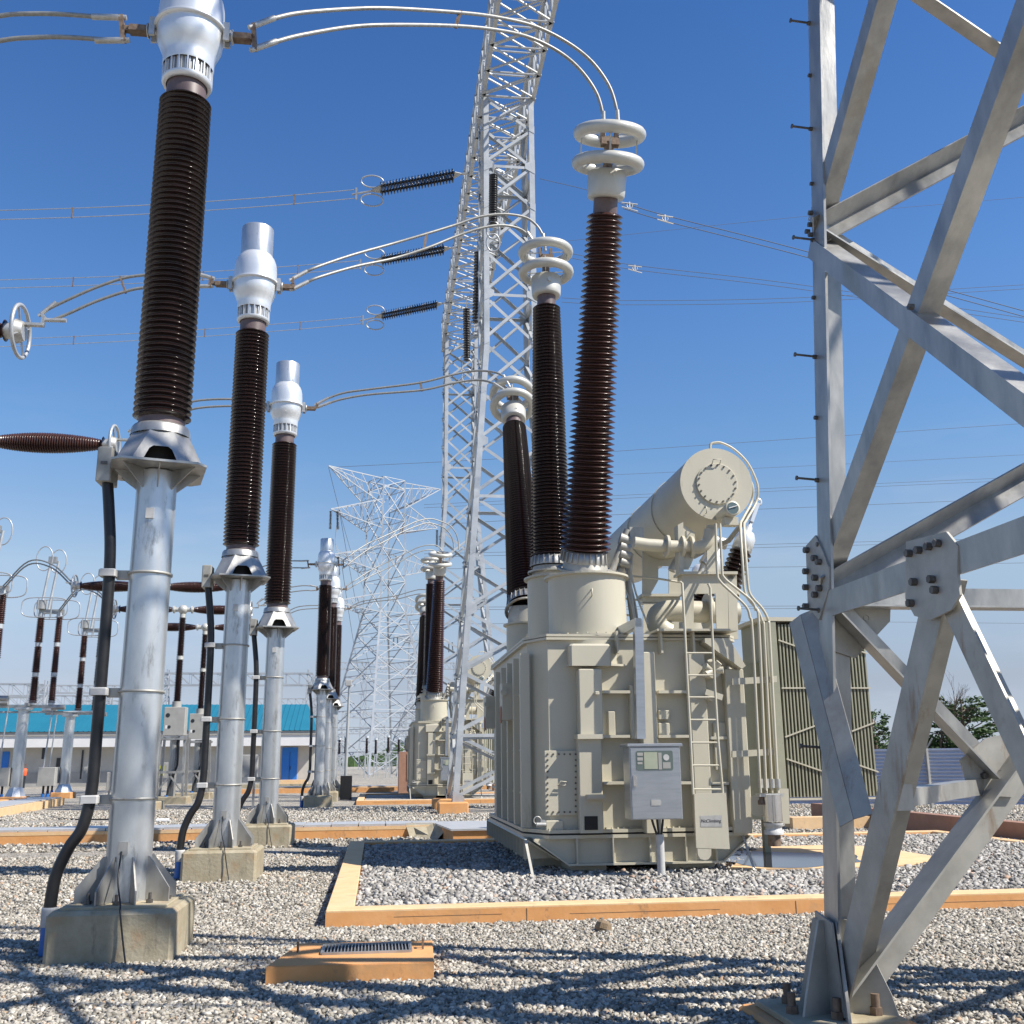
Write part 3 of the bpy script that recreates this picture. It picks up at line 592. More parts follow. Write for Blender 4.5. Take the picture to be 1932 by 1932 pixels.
# three turrets with bushings
BU = [((3.05, 15.0, 4.53), (3.14, 13.2, 9.60), 4.28, .58), ((3.0, 17.75, 4.97), (3.0, 17.75, 10.2), 4.72, .57), ((2.75, 19.2, 4.47), (2.89, 21.8, 9.08), 4.12, .5)]
TOPS = []
for i, (b0, b1, zt, rt) in enumerate(BU):
    b0 = V(b0); b1 = V(b1); ax = (b1-b0).normalized(); tx, ty = b0.x+(.02 if i == 0 else .12), b0.y-(.0 if i == 0 else .0)
    ty = (15.0, 17.6, 19.2)[i]
    k = MB(); k.lathe([(rt+.10, ZT+.07), (rt+.10, ZT+.10), (0, ZT+.10)], (tx, ty, 0), seg=40, smooth=False)
    k.lathe([(rt, ZT+.10), (rt, zt-.03)], (tx, ty, 0), seg=40)
    k.lathe([(rt, zt-.04), (rt+.06, zt-.03), (rt+.06, zt), (0, zt)], (tx, ty, 0), seg=40, smooth=False)
    tu = k.build('turret', 'tank', tr)
    k = MB()
    for j in range(28): a = j*2*math.pi/28; k.bolt((tx+(rt+.06)*math.cos(a), ty+(rt+.06)*math.sin(a), ZT+.10), (0, 0, 1), .016, .02)
    k.build('turret_bolt', 'tank', tu)
    k = MB(); a = R(-95); d = V((math.cos(a), math.sin(a), 0)); c = V((tx, ty, zt-.32))+d*rt; k.tube([c+V((0, 0, .05)), c+d*.07+V((0, 0, .05)), c+d*.07-V((0, 0, .05)), c-V((0, 0, .05))], .01, 6); k.build('lifting_eye', 'tank', tu)
    # bushing
    k = MB(); k.cyl(V((b0.x, b0.y, zt)), b0-ax*.02, .36, 36, .33); k.lathe([(.40, -.03), (.42, -.03), (.42, .0), (.35, .0)], b0-ax*.10, ax, 36, False); bs = k.build('bushing', 'galvdull', tr)
    k = MB(); k.lathe([(.36, .0), (.36, .02), (.34, .16), (.30, .17)], b0, ax, 40)
    for j in range(24):
        a = j*2*math.pi/24; e1 = ax.orthogonal().normalized(); e2 = ax.cross(e1); d = e1*math.cos(a)+e2*math.sin(a); k.bar(b0+d*.37+ax*.01, b0+d*.352+ax*.16, .012, .03, d)
    k.build('mounting_flange', 'galv', bs)
    Lb = (b1-b0).length
    k = MB(); sheds(k, b0+ax*.17, ax, Lb-.42, .385 if i == 0 else .365, .262, 60 if i == 0 else 74, .74 if i == 0 else .82, 40); k.build('porcelain', 'porcred' if i == 0 else 'porc', bs)
    k = MB(); k.lathe([(.175, 0), (.175, .26)], b1-ax*.26, ax, 30); k.build('top_collar', 'porccol', bs)
    k = MB(); k.lathe([(.15, -.03), (.255, -.03), (.27, 0), (.275, .05), (.285, .34), (.27, .36), (.0, .37)], b1, ax, 40); k.cyl(b1+ax*.2+V((.02, -.28, 0)), b1+ax*.2+V((.02, -.31, 0)), .045, 16); k.build('top_cap', 'white_cap', bs)
    for h in (.47, .89):
        k = MB(); k.ring(b1+ax*h, ax, .44, .09, 48, 14); e1 = ax.orthogonal().normalized(); e2 = ax.cross(e1)
        for j in range(4):
            d = e1*math.cos(j*math.pi/2+.6)+e2*math.sin(j*math.pi/2+.6); k.bar(b1+ax*h+d*.42, b1+ax*(h if h < .6 else h-.0)+d*.08, .02, .012, ax)
            if h < .6: k.bar(b1+ax*h+d*.40, b1+ax*(h+.42)+d*.40, .02, .02, d)
        k.build('corona_ring', 'white_cap', bs)
    k = MB(); k.cyl(b1+ax*.36, b1+ax*.78, .07, 16); k.bar(b1+ax*.78+V((-.12, 0, 0)), b1+ax*.78+V((.14, 0, 0)), .1, .12); k.bar(b1+ax*.78+V((-.1, 0, 0)), b1+ax*.98+V((-.1, 0, 0)), .06, .06); k.bar(b1+ax*.78+V((.1, 0, 0)), b1+ax*.98+V((.1, 0, 0)), .06, .06)
    k.build('top_terminal', 'rust', bs); TOPS.append(b1+ax*.95)
# conservator
CX, CZ, CY0, CY1, CR = 5.01, 5.66, 14.5, 20.3, .565
k = MB(); k.lathe([(0, 0), (CR, 0)], (CX, CY0, CZ), (0, 1, 0), 64, False); k.lathe([(CR, 0), (CR, .02)], (CX, CY0, CZ), (0, 1, 0), 64); k.lathe([(CR, .02), (CR*.99, .02)], (CX, CY0, CZ), (0, 1, 0), 64, False); k.lathe([(CR*.99, .02), (CR*.99, CY1-CY0-.15), (CR*.9, CY1-CY0-.05), (CR*.5, CY1-CY0+.05), (0, CY1-CY0+.06)], (CX, CY0, CZ), (0, 1, 0), 56); cons = k.build('conservator', 'tank', tr)
k = MB(); k.lathe([(0, .03), (.315, .03), (.32, .025), (.32, 0)], (CX, CY0, CZ-.0), (0, -1, 0), 48, False); k.build('manhole_cover', 'tank', cons)
k = MB()
for j in range(18): a = j*2*math.pi/18+.1; k.bolt((CX+.288*math.cos(a), CY0-.03, CZ+.288*math.sin(a)), (0, -1, 0), .015, .02)
k.build('cover_bolt', 'bolt', cons)
k = MB(); k.tube([(CX-.06, CY0-.03, CZ+.31), (CX-.06, CY0-.09, CZ+.36), (CX+.06, CY0-.09, CZ+.36), (CX+.06, CY0-.03, CZ+.31)], .008, 6); k.tube([(CX-.20, CY0-.01, CZ-.36), (CX-.2, CY0-.06, CZ-.37), (CX-.2, CY0-.06, CZ-.47), (CX-.2, CY0-.01, CZ-.47)], .008, 6); k.build('handle', 'tank', cons)
k = MB()
for y in (16.2, 17.9): k.lathe([(CR+.002, -.02), (CR+.012, -.02), (CR+.012, .02), (CR+.002, .02)], (CX, y, CZ), (0, 1, 0), 48)
k.build('band', 'tank', cons)
# oil gauge hanging at the foot of the end face
k = MB(); k.cyl((CX+.03, CY0-.02, CZ-.52), (CX+.05, CY0-.42, CZ-.50), .085, 20, .10); k.lathe([(.115, 0), (.115, .07), (.09, .075)], (CX+.05, CY0-.42, CZ-.50), (.05, -1, .05), 24); k.box(CX-.03, CX+.17, CY0-.38, CY0-.22, CZ-.72, CZ-.60); og = k.build('oil_gauge', 'tank', tr)
k = MB(); k.lathe([(0, 0), (.088, 0)], (CX+.054, CY0-.492, CZ-.496), (.05, -1, .05), 24, False); k.build('gauge_glass', 'glass', og)
k = MB(); k.tube([(CX+.0, CY0-.505, CZ-.47+dz) for dz in (0, 0.001)], .01, 6); k.bar((CX-.01, CY0-.5, CZ-.50), (CX+.12, CY0-.5, CZ-.46), .02, .01); k.build('gauge_needle', 'whitep', og)
# conservator frame
def P2(u, v, y): return at(u, v, Y=y)
def plate(k, pts, y, t=.03): k.prism([P2(u, v, y) for u, v in pts], (0, t, 0))
for dy, nm in ((14.55, 'front'), (17.6, 'rear')):
    for rep in (0,):
        k = MB()
        if nm == 'front':
            plate(k, [(1287, 1090), (1373, 1090), (1375, 1206), (1290, 1206), (1290, 1150), (1309, 1150), (1309, 1188), (1352, 1188), (1350, 1120), (1309, 1120), (1309, 1150), (1290, 1150)], dy)
            k.prism([P2(1373, 1085, dy), P2(1376, 1206, dy), P2(1393, 1206, dy), P2(1390, 1085, dy)], (0, .03, 0))
            k.prism([P2(1283, 1078, dy-.06), P2(1392, 1078, dy-.06), P2(1392, 1083, dy-.06), P2(1283, 1083, dy-.06)], (0, .35, 0))
            k.prism([P2(1287, 1083, dy), P2(1390, 1083, dy), P2(1390, 1092, dy), P2(1287, 1092, dy)], (0, .25, 0))
            k.prism([P2(1279, 990, dy), P2(1289, 985, dy), P2(1290, 1080, dy), P2(1282, 1080, dy)], (0, .2, 0))
            k.prism([P2(1289, 990, dy+.05), P2(1311, 1005, dy+.05), P2(1311, 1048, dy+.05), P2(1300, 1074, dy+.05), P2(1289, 1074, dy+.05)], (0, .03, 0))
            k.prism([P2(1334, 990, dy), P2(1351, 990, dy), P2(1353, 1078, dy), P2(1334, 1078, dy)], (0, .03, 0))
        else:
            plate(k, [(1213, 1136), (1281, 1136), (1281, 1196), (1268, 1196), (1268, 1150), (1228, 1150), (1229, 1196), (1214, 1196)], dy)
            k.prism([P2(1211, 1120, dy-.06), P2(1286, 1120, dy-.06), P2(1286, 1125, dy-.06), P2(1211, 1125, dy-.06)], (0, .4, 0))
            k.prism([P2(1213, 1125, dy), P2(1283, 1125, dy), P2(1283, 1137, dy), P2(1213, 1137, dy)], (0, .3, 0))
            plate(k, [(1212, 1020), (1285, 1020), (1285, 1120), (1262, 1120), (1262, 1068), (1242, 1068), (1242, 1095), (1228, 1120), (1212, 1120)], dy)
        k.build('conservator_support', 'tank', tr)
def pipe(name, pts, r, m='tank', seg=12, fl=()):
    k = MB(); P = [at(u, v, Y=y) for u, v, y in pts]; k.tube(P, r, seg)
    for i, f in fl: a = P[i].lerp(P[i+1], f); d = (P[i+1]-P[i]).normalized(); k.cyl(a-d*.02, a+d*.02, r*1.75, 18)
    return k.build(name, m, tr)
def smooth(pts, n=5): return [tuple(q) for q in spline([V(p) for p in pts], n)]
pipe('oil_pipe', [(1196, 1024, 14.6), (1222, 1028, 14.6), (1270, 1031, 14.6), (1318, 1033, 14.6), (1330, 1030, 14.6), (1337, 1022, 14.6), (1340, 1000, 14.6)], .095, fl=((1, .75), (2, .35), (2, .7)))
pipe('oil_pipe', smooth([(1262, 1195, 15.4), (1252, 1190, 15.4), (1241, 1178, 15.4), (1243, 1160, 15.4), (1262, 1153, 15.4), (1285, 1153, 15.4), (1330, 1155, 15.4), (1392, 1157, 15.4)]), .17, seg=20, fl=((30, .4),))
k = MB(); c = at(1182, 1040, Y=15.0)
for q in (0, .12, .24, .36): k.cyl(c+V((-.1, 0, .2-q)), c+V((.05, 0, .2-q-.05)), .09-q*.05, 12)
k.bar(c+V((.05, 0, .22)), c+V((.27, 0, .22)), .1, .3); k.build('oil_relay', 'galvdull', tr)
for pts, r in [([(1190, 1045, 15.2), (1186, 1100, 15.2), (1193, 1160, 15.2), (1198, 1190, 15.2)], .05), ([(1184, 1000, 15), (1165, 1050, 15), (1150, 1090, 15)], .055), ([(1180, 1055, 15.1), (1163, 1085, 15.1), (1155, 1095, 15.1)], .06),
               ([(1186, 1062, 15), (1200, 1120, 15), (1222, 1178, 15)], .015), ([(1160, 1070, 15), (1185, 1125, 15), (1200, 1185, 15)], .014), ([(1175, 1050, 15.3), (1196, 1130, 15.3), (1205, 1190, 15.3)], .02), ([(1150, 1102, 15), (1162, 1140, 15), (1172, 1185, 15)], .04)]:
    pipe('relay_pipe', smooth(pts, 3), r, 'galvdull')
pipe('hand_rail', [(1152, 1070, 16.5), (1170, 1085, 16.5), (1243, 1092, 16.5), (1304, 1102, 16.5)], .018); pipe('hand_rail', [(1166, 1128, 16.5), (1212, 1133, 16.5)], .018); pipe('hand_rail', [(1166, 1158, 16.5), (1200, 1163, 16.5)], .018)
# long thin pipes over the conservator and down to the breathers
G = 14.0
pa = [(1340, 848, 14.78), (1341, 838, 14.78), (1350, 835, 14.78), (1362, 836, 14.78), (1385, 848, 14.78), (1410, 873, 14.78), (1426, 905, 14.78), (1430, 925, 14.78), (1426, 950, 14.78), (1408, 982, 14.5), (1404, 995, 14.2), (1408, 1060, G), (1412, 1110, G), (1420, 1128, G), (1438, 1148, G), (1449, 1170, G), (1452, 1200, G), (1466, 1460, G), (1468, 1496, G)]
pb = [(1376, 861, 14.78), (1398, 878, 14.78), (1415, 905, 14.78), (1421, 925, 14.78), (1417, 950, 14.78), (1402, 978, 14.5), (1397, 995, 14.2), (1401, 1060, G), (1404, 1110, G), (1412, 1130, G), (1430, 1152, G), (1439, 1176, G), (1442, 1200, G), (1455, 1460, G), (1457, 1496, G)]
pc = [(1358, 988, 13.9), (1362, 1070, 13.9), (1366, 1090, 13.9), (1392, 1112, 13.9), (1418, 1134, 13.9), (1426, 1152, 13.9), (1432, 1180, 13.9), (1444, 1460, 13.9), (1446, 1496, 13.9)]
pd = [(1350, 988, 13.9), (1353, 1075, 13.9), (1358, 1096, 13.9), (1385, 1122, 13.9), (1408, 1145, 13.9), (1415, 1165, 13.9), (1420, 1200, 13.9), (1433, 1460, 13.9), (1435, 1496, 13.9)]
for q in (pa, pb, pc, pd): pipe('breather_pipe', smooth(q, 4), .020, 'tank', 8)
k = MB()
for v in (1280, 1417): k.prism([P2(1382, v, G+.03), P2(1466, v-5, G+.03), P2(1466, v+7, G+.03), P2(1382, v+12, G+.03)], (0, .05, 0))
k.build('pipe_bracket', 'tank', tr)
k = MB()
for u in (1435, 1446, 1457, 1468): c = at(u, 1478, Y=G-.02); k.cyl(c+V((0, 0, -.06)), c+V((0, 0, .06)), .035, 10)
c = at(1452, 1500, Y=G); k.box(c.x-.17, c.x+.17, G-.08, G+.08, c.z-.02, c.z+.02); k.build('breather_manifold', 'aludull', tr)
k = MB()
for u in (1438, 1466): c = at(u, 1511, Y=G); k.lathe([(.06, -.05), (.06, 0), (.04, .02), (.04, .08)], c, (0, 0, 1), 16)
k.build('brass_fitting', 'rust', tr)
c = at(1458, 1535, Y=G-.02)
k = MB(); k.cyl(c+V((0, 0, -.10)), c+V((0, 0, .25)), .125, 28); br = k.build('breather', 'led', tr)
k = MB(); k.lathe([(.13, 0), (.13, .05), (.11, .06), (.11, .10), (.13, .11), (.13, .15)], c+V((0, 0, -.27)), (0, 0, 1), 24); k.build('breather_foot', 'tape', br)
k = MB(); k.cyl(c+V((0, 0, -.42)), c+V((0, 0, -.27)), .085, 20); k.build('breather_cup', 'rust', br)
k = MB(); k.prism([P2(1471, 1488, G+.3), P2(1488, 1488, G+.3), P2(1490, 1554, G+.3), P2(1471, 1554, G+.3)], (0, .03, 0)); k.cyl(at(1428, 1520, Y=G+.2), at(1440, 1520, Y=G+.6), .14, 20); k.build('cooler_flange', 'tank', tr)
# shelf bracket at the right shoulder
k = MB(); k.prism([P2(1330, 1204, YF), P2(1375, 1204, YF), P2(1407, 1256, YF), P2(1400, 1262, YF), P2(1330, 1212, YF)], (0, .3, 0)); k.prism([P2(1240, 1186, YF-.02), P2(1393, 1186, YF-.02), P2(1393, 1190, YF-.02), P2(1240, 1190, YF-.02)], (0, .5, 0)); k.build('shelf', 'tank', tr)
k = MB()
for u in (1162, 1245, 1306): k.prism([P2(u, 1190, YF+.1), P2(u+4, 1190, YF+.1), P2(u+7, 1232, YF+.1), P2(u+3, 1232, YF+.1)], (0, .25, 0))
k.build('shoulder_gusset', 'tank', tr)
# valves on the front right
k = MB(); c = at(1344, 1265, Y=YF)
for j in range(5): a = j*.9; k.cyl(c, c+V((.14*math.cos(a), -.06, .14*math.sin(a))), .05, 10)
k.cyl(c+V((0, .3, 0)), c+V((0, -.05, 0)), .11, 18); k.cyl(c+V((-.03, .3, -.36)), c+V((-.03, -.05, -.36)), .07, 16); k.bar(c+V((-.14, -.06, -.3)), c+V((.1, -.06, -.38)), .05, .08); k.build('valve', 'tank', tr)
# grey conduit duct and control cabinet
D = 13.86
k = MB(); k.prism([P2(1202, 1394, D), P2(1218.5, 1394, D), P2(1213.5, 1172, D), P2(1209, 1166, D), P2(1200, 1166, D), P2(1198, 1180, D)], (0, .13, 0))
a = at(1198, 1166, Y=D); k.prism([(a.x, D, a.z), (a.x, D, a.z-.12), (a.x-.12, D+.8, a.z-.20), (a.x-.12, D+.8, a.z-.05)], (.09, 0, 0)); k.build('cable_duct', 'cab', tr)
CF = 13.5
k = MB(); a = at(1189, 1474, Y=CF); b_ = at(1285.5, 1474, Y=CF); tp = at(1236, 1408, Y=CF).z; bt = at(1240, 1546, Y=CF).z
k.bbox(a.x, b_.x, CF, CF+.36, bt, tp, .006); cabn = k.build('control_cabinet', 'cab', tr)
k = MB(); k.bbox(a.x-.03, b_.x+.03, CF-.03, CF+.38, tp, tp+.035, .006); k.build('cabinet_roof', 'cab', cabn)
k = MB(); k.bbox(a.x+.012, b_.x-.012, CF-.02, CF-.002, bt+.012, tp-.015, .004); k.build('door', 'cab', cabn)
def rr(u0, u1, v0, v1, y, r=.025):
    a = at(u0, v1, Y=y); b = at(u1, v0, Y=y); P = []
    for cx_, cz_, s in ((b.x-r, b.z-r, 0), (a.x+r, b.z-r, 90), (a.x+r, a.z+r, 180), (b.x-r, a.z+r, 270)):
        P += [(cx_+r*math.cos(R(s+q)), y, cz_+r*math.sin(R(s+q))) for q in (0, 30, 60, 90)]
    return P
k = MB(); k.prism(rr(1201, 1269, 1416, 1454, CF-.025), (0, .008, 0)); wd = k.build('window', 'glass', cabn)
k = MB(); k.prism(rr(1216, 1240, 1419, 1451, CF-.029, .006), (0, .004, 0)); k.build('gauge_panel', 'gauge', wd)
k = MB()
for u0, u1, v0, v1 in ((1202.5, 1213, 1420, 1426), (1202.5, 1213, 1429, 1435), (1203, 1212, 1438, 1442), (1243, 1248, 1420, 1452), (1251, 1265, 1438, 1450)): k.prism(rr(u0, u1, v0, v1, CF-.029, .004), (0, .004, 0))
k.build('dial', 'gbox', wd)
k = MB(); c = at(1257, 1429, Y=CF-.03); k.lathe([(0, .0), (.04, 0), (.04, .006)], c, (0, 1, 0), 20, False); k.build('dial', 'tape', wd)
k = MB(); k.prism(rr(1195.5, 1201, 1463, 1484, CF-.04, .01), (0, .02, 0)); k.build('door_handle', 'led', cabn)
k = MB(); k.prism(rr(1229, 1247, 1509, 1520, CF-.028, .006), (0, .008, 0)); k.build('cabinet_label', 'plate', cabn)
c = at(1245.5, 1665, Z=.12); c = V((at(1246, 1600, Y=CF+.2).x, CF+.2, 0))
k = MB(); k.cyl((c.x, c.y, .0), (c.x, c.y, .66), .052, 16); k.build('conduit_pipe', 'tape', tr)
k = MB()
for dx in (-.1, -.03, .05): k.tube(spline([(c.x+dx, c.y, bt), (c.x+dx*.8, c.y, bt-.08), (c.x+dx*.2, c.y, .60)], 4), .016, 8)
k.build('cabinet_wiring', 'black', tr)
# ladder with the locked climbing guard
LY = 13.92
for rail in ([(1283, 1098), (1287, 1100), (1292, 1190), (1297, 1290), (1302, 1380), (1308, 1500)], [(1336, 1101), (1340, 1110), (1344, 1200), (1349, 1300), (1355, 1400), (1364, 1500)]):
    k = MB(); k.tube([P2(u, v, LY) for u, v in rail], .018, 10); 
    if rail[0][0] < 1300: lad = k.build('ladder', 'tank', tr)
    else: k.build('ladder_rail', 'tank', lad)
for v, u0, u1 in ((1232, 1294, 1346), (1274, 1296, 1348), (1315.6, 1298.5, 1350), (1358, 1301, 1353), (1401, 1303, 1355), (1444, 1305, 1358), (1489, 1307, 1362)):
    k = MB(); k.tube([P2(u0, v, LY), P2(u1, v, LY)], .013, 8); k.build('rung', 'tank', lad)
k = MB(); GY = LY-.06; k.prism([P2(1310, 1498, GY), P2(1370, 1496, GY), P2(1377, 1602, GY), P2(1314, 1600, GY)], (0, .05, 0)); gd = k.build('climbing_guard', 'tank', lad)
k = MB(); k.prism([P2(1321, 1539, GY-.004), P2(1362, 1538, GY-.004), P2(1363, 1560, GY-.004), P2(1322, 1560, GY-.004)], (0, .003, 0)); pl = k.build('sign_plate', 'plate', gd)
k = MB(); k.prism([P2(1316, 1601, GY), P2(1342, 1602, GY), P2(1342, 1614, GY), P2(1337, 1621, GY), P2(1330, 1623, GY), P2(1321, 1620, GY), P2(1317, 1613, GY)], (0, .04, 0)); k.build('ladder_foot', 'tank', gd)
def text(s, pos, size, name, m, parent, rot=(R(90), 0, 0), shear=0.):
    cu = bpy.data.curves.new(name, 'FONT'); cu.body = s; cu.size = size; cu.align_x = 'CENTER'; cu.align_y = 'CENTER'; cu.shear = shear; cu.extrude = .0008
    o = bpy.data.objects.new(name, cu); C.objects.link(o); dg = bpy.context.evaluated_depsgraph_get(); me = bpy.data.meshes.new_from_object(o.evaluated_get(dg))
    bpy.data.objects.remove(o); o = bpy.data.objects.new(name, me); C.objects.link(o); me.materials.clear(); me.materials.append(M[m])
    off = V((0, 0, 0)); q = parent
    while q is not None: off += q.location; q = q.parent
    o.parent = parent; o.location = V(pos)-off; o.rotation_euler = rot; return o
text('No', at(1327.5, 1549, Y=GY-.006), .058, 'lettering', 'ink', pl, shear=.2); text('Climbing', at(1346, 1549, Y=GY-.006), .058, 'lettering', 'ink', pl, shear=.2)
# radiator bank
RY0, RY1 = 15.6, 16.7
k = MB(); a = at(1466, 1340, Y=RY0); b_ = at(1489, 1340, Y=RY0); tz = at(1480, 1172, Y=RY0).z; bz = at(1490, 1508, Y=RY0).z
k.box(6.05, 6.22, RY0-.02, RY1, bz, tz); rd = k.build('radiator', 'radi', tr)
k = MB()
for i in range(26): x = 6.27+i*.056; k.box(x, x+.022, RY0+.01, RY1, bz+.03, tz-.05)
k.build('radiator_fin', 'radi', rd)
k = MB(); k.box(6.22, 7.75, RY0+.3, RY0+.42, tz-.16, tz-.04); k.box(6.22, 7.75, RY0+.3, RY0+.42, bz+.04, bz+.16); k.box(5.95, 7.78, RY0-.03, RY1+.02, tz-.0, tz+.06); k.build('radiator_header', 'tank', rd)
k = MB(); x0, x1 = 6.25, 7.72
for z, s in ((tz-.35, -1), (tz-1.05, 0), (tz-1.75, 1), (bz+.55, -1)): k.bar((x0, RY0-.005, z-.05*s), (x0+.62, RY0-.005, z+.16*s), .016, .022); k.bar((x1-.62, RY0-.005, z-.05*s), (x1, RY0-.005, z+.16*s), .016, .022)
k.bar((x0, RY0-.005, bz+.0), (x1, RY0-.005, bz+.0), .03, .03); k.build('radiator_brace', 'tank', rd)
k = MB()
for x in (6.2, 7.6): k.box(x-.05, x+.05, RY1-.2, RY1-.1, .12, bz)
k.build('radiator_foot', 'radi', rd)
k = MB(); k.box(5.08, 6.05, 15.9, 16.3, .7, 3.1); k.build('header_duct', 'radi', rd)
# small tertiary bushings on the right
for i, (u0, v0, u1, v1, y, rr_) in enumerate([(1372, 1115, 1398, 1040, 16.6, .17), (1318, 1150, 1340, 1085, 18.4, .17), (1304, 1150, 1316, 1100, 19.6, .17)]):
    a = at(u0, v0, Y=y); b_ = at(u1, v1, Y=y+.0); ax = (b_-a).normalized(); Lb = (b_-a).length
    k = MB(); sheds(k, a, ax, Lb, rr_*1.25, rr_*1.1, 9, .62, 28); sb = k.build('small_bushing', 'porc', tr)
    k = MB(); k.cyl(a-ax*.5, a, .19, 24, .15); k.lathe([(.22, -.02), (.22, .02), (.1, .02)], a, ax, 24, False); k.build('small_turret', 'tank', sb)
    k = MB(); k.lathe([(.12, 0), (.17, .02), (.17, .26), (.12, .36), (.06, .38), (.06, .46), (.035, .48), (.035, .56), (0, .56)], b_, ax, 24); k.build('small_cap', 'alu', sb)
    if i == 0:
        k = MB(); k.bar(b_+ax*.56, b_+ax*.92, .1, .06); k.ring(b_+ax*.95, (0, 1, 0), .05, .025, 16, 8); k.build('clamp', 'alu', sb)
        k = MB(); k.tube([b_+ax*.9, at(1375, 1020, Y=y+.6), at(1333, 1038, Y=y+1.3), at(1310, 1050, Y=y+2.)], .045, 12); k.build('bus_tube', 'cable', tr)
k = MB(); c = at(1345, 1028, Y=17.8); k.cyl(c+V((-.2, 0, -.35)), c+V((.15, 0, .12)), .09, 14); k.cyl(c+V((-.4, 0, -.9)), c+V((-.2, 0, -.35)), .05, 12); k.cyl(c+V((-.1, 0, .1)), c+V((.25, 0, .02)), .11, 14); k.build('expansion_clamp', 'aludull', tr)
c0 = at(1295, 1080, Y=18.2)
k = MB(); k.cyl(at(1267, 1077, Y=17), at(1290, 1030, Y=17), .07, 14, .05); k.build('vent_arm', 'galvdull', tr)
# corner earthing rods
for u, v in ((1007, 1655), (1426, 1643)):
    f = at(u, v, Z=.15); k = MB(); k.bar((f.x, f.y, .1), (f.x-.04, YW-.07, .585), .035, .008); k.build('earth_strap', 'galvdull', tr)

# second transformer: the same kind in the next bay
tr2 = copy_tree(tr, (-.6, 31.2, 0), 'second beige transformer seen small behind the lattice column, in the far bay')
copy_tree(kr, (-.3, 31.4, 0), 'orange kerb of the second transformer, far bay')
# ================================================================== FOREGROUND LATTICE COLUMN
FX0, FX1, FY0, FY1, KXB, KYB = 2.80, 7.6, 3.58, 6.65, .052, .03
def LP(c, h):
    if h > 16.5: q = LP(c, 16.5); return V((q.x, q.y, h))
    """point on leg c: 'A' far left, 'B' near left, 'C' far right, 'D' near right"""
    x = FX0+KXB*h if c in 'AB' else FX1-.115*h; y = FY1-KYB*h if c in 'AC' else FY0+KYB*h
    return V((x, y, h))
t = thing('lattice_column', 'large galvanised lattice column in the right foreground, cut off by the picture edge', 'lattice column', (4.47, 5.0, 0), 'lattice gantry columns')
fc = t; LW = .205; HT = 26.9
for c in 'ABCD':
    e1 = (1 if c in 'AB' else -1, 0, 0); e2 = (0, -1 if c in 'AC' else 1, 0)
    k = MB(); k.lbar(LP(c, .12), LP(c, 16.5), LW, .018, e1, e2); k.lbar(LP(c, 16.5), LP(c, HT), LW, .018, e1, e2); k.build('leg', 'galv', t)
def member(kind, c0, h0, c1, h1, w=.13, th=.012, flip=1, f0=0., f1=1., inset=.02, m='galv'):
    a = LP(c0, h0); b = LP(c1, h1); d = (b-a).normalized(); face = {'AB': V((1, 0, 0)), 'AC': V((0, -1, 0)), 'BD': V((0, 1, 0)), 'CD': V((-1, 0, 0))}[''.join(sorted(c0+c1))]
    p = a.lerp(b, f0)+face*inset; q = a.lerp(b, f1)+face*inset; e1 = face.cross(d)*flip
    if kind == 'lit_brace': kind = 'brace'; e1 = V((0, -.55, -.84))
    if face.x: e1 = V((0, 0, -1))*flip if abs(d.z) < .9 else V((0, 1, 0))
    k = MB(); k.lbar(p, q, w, th, e1, face); return k.build(kind, m, t)
H = [0, 2.68, 5.3, 7.9, 10.4, 12.8, 15.1, 17.3, 19.4, 21.4, 23.3, 25.1, 26.9]
mid = lambda a, b: (a+b)/2
# lowest panel: inverted V on the left face, crossed angles on the back face
G0 = LP('A', H[1]).lerp(LP('B', H[1]), .47)
for f, nm in (('A', 0), ('B', 1)):
    a = LP(f, .15)+V((.02, 0, 0)); b = G0+V((.02, 0, -.12)); k = MB(); k.lbar(a, b, .225 if nm == 0 else .15, .014, (0, -1, 0), (1, 0, 0)); k.build('brace', 'galvdull', t)
member('horizontal', 'A', H[1], 'B', H[1], .17, inset=-.008)
a = at(1905, 1512, Y=6.45)
MC = LP('A', H[1]-.05).lerp(LP('C', H[1]-.05), .5); ND = LP('A', .2).lerp(MC, .52)+V((0, -.02, 0))
k = MB(); k.lbar(LP('A', .2)+V((.03, -.03, 0)), MC+V((0, -.03, 0)), .23, .014, (.7, 0, -.7), (0, -1, 0)); k.build('brace', 'galvdull', t)
k = MB(); k.lbar(LP('C', .2)+V((0, -.03, 0)), MC+V((0, -.03, 0)), .15, .014, (-.7, 0, -.7), (0, -1, 0)); k.build('brace', 'galv', t)
k = MB(); k.lbar(LP('A', H[1]-.12)+V((.05, -.05, 0)), ND+V((0, -.02, 0)), .13, .012, (.7, 0, .7), (0, -1, 0)); k.build('brace', 'galv', t)
member('horizontal', 'A', H[1]-.1, 'C', H[1]-.1, .15, inset=.02); member('horizontal', 'B', H[1], 'D', H[1], .15)
member('brace', 'B', .2, 'D', H[1], .14); member('brace', 'D', .2, 'B', H[1], .14, inset=.04); member('brace', 'C', .2, 'D', H[1], .14); member('brace', 'D', .2, 'C', H[1], .14, inset=.04)
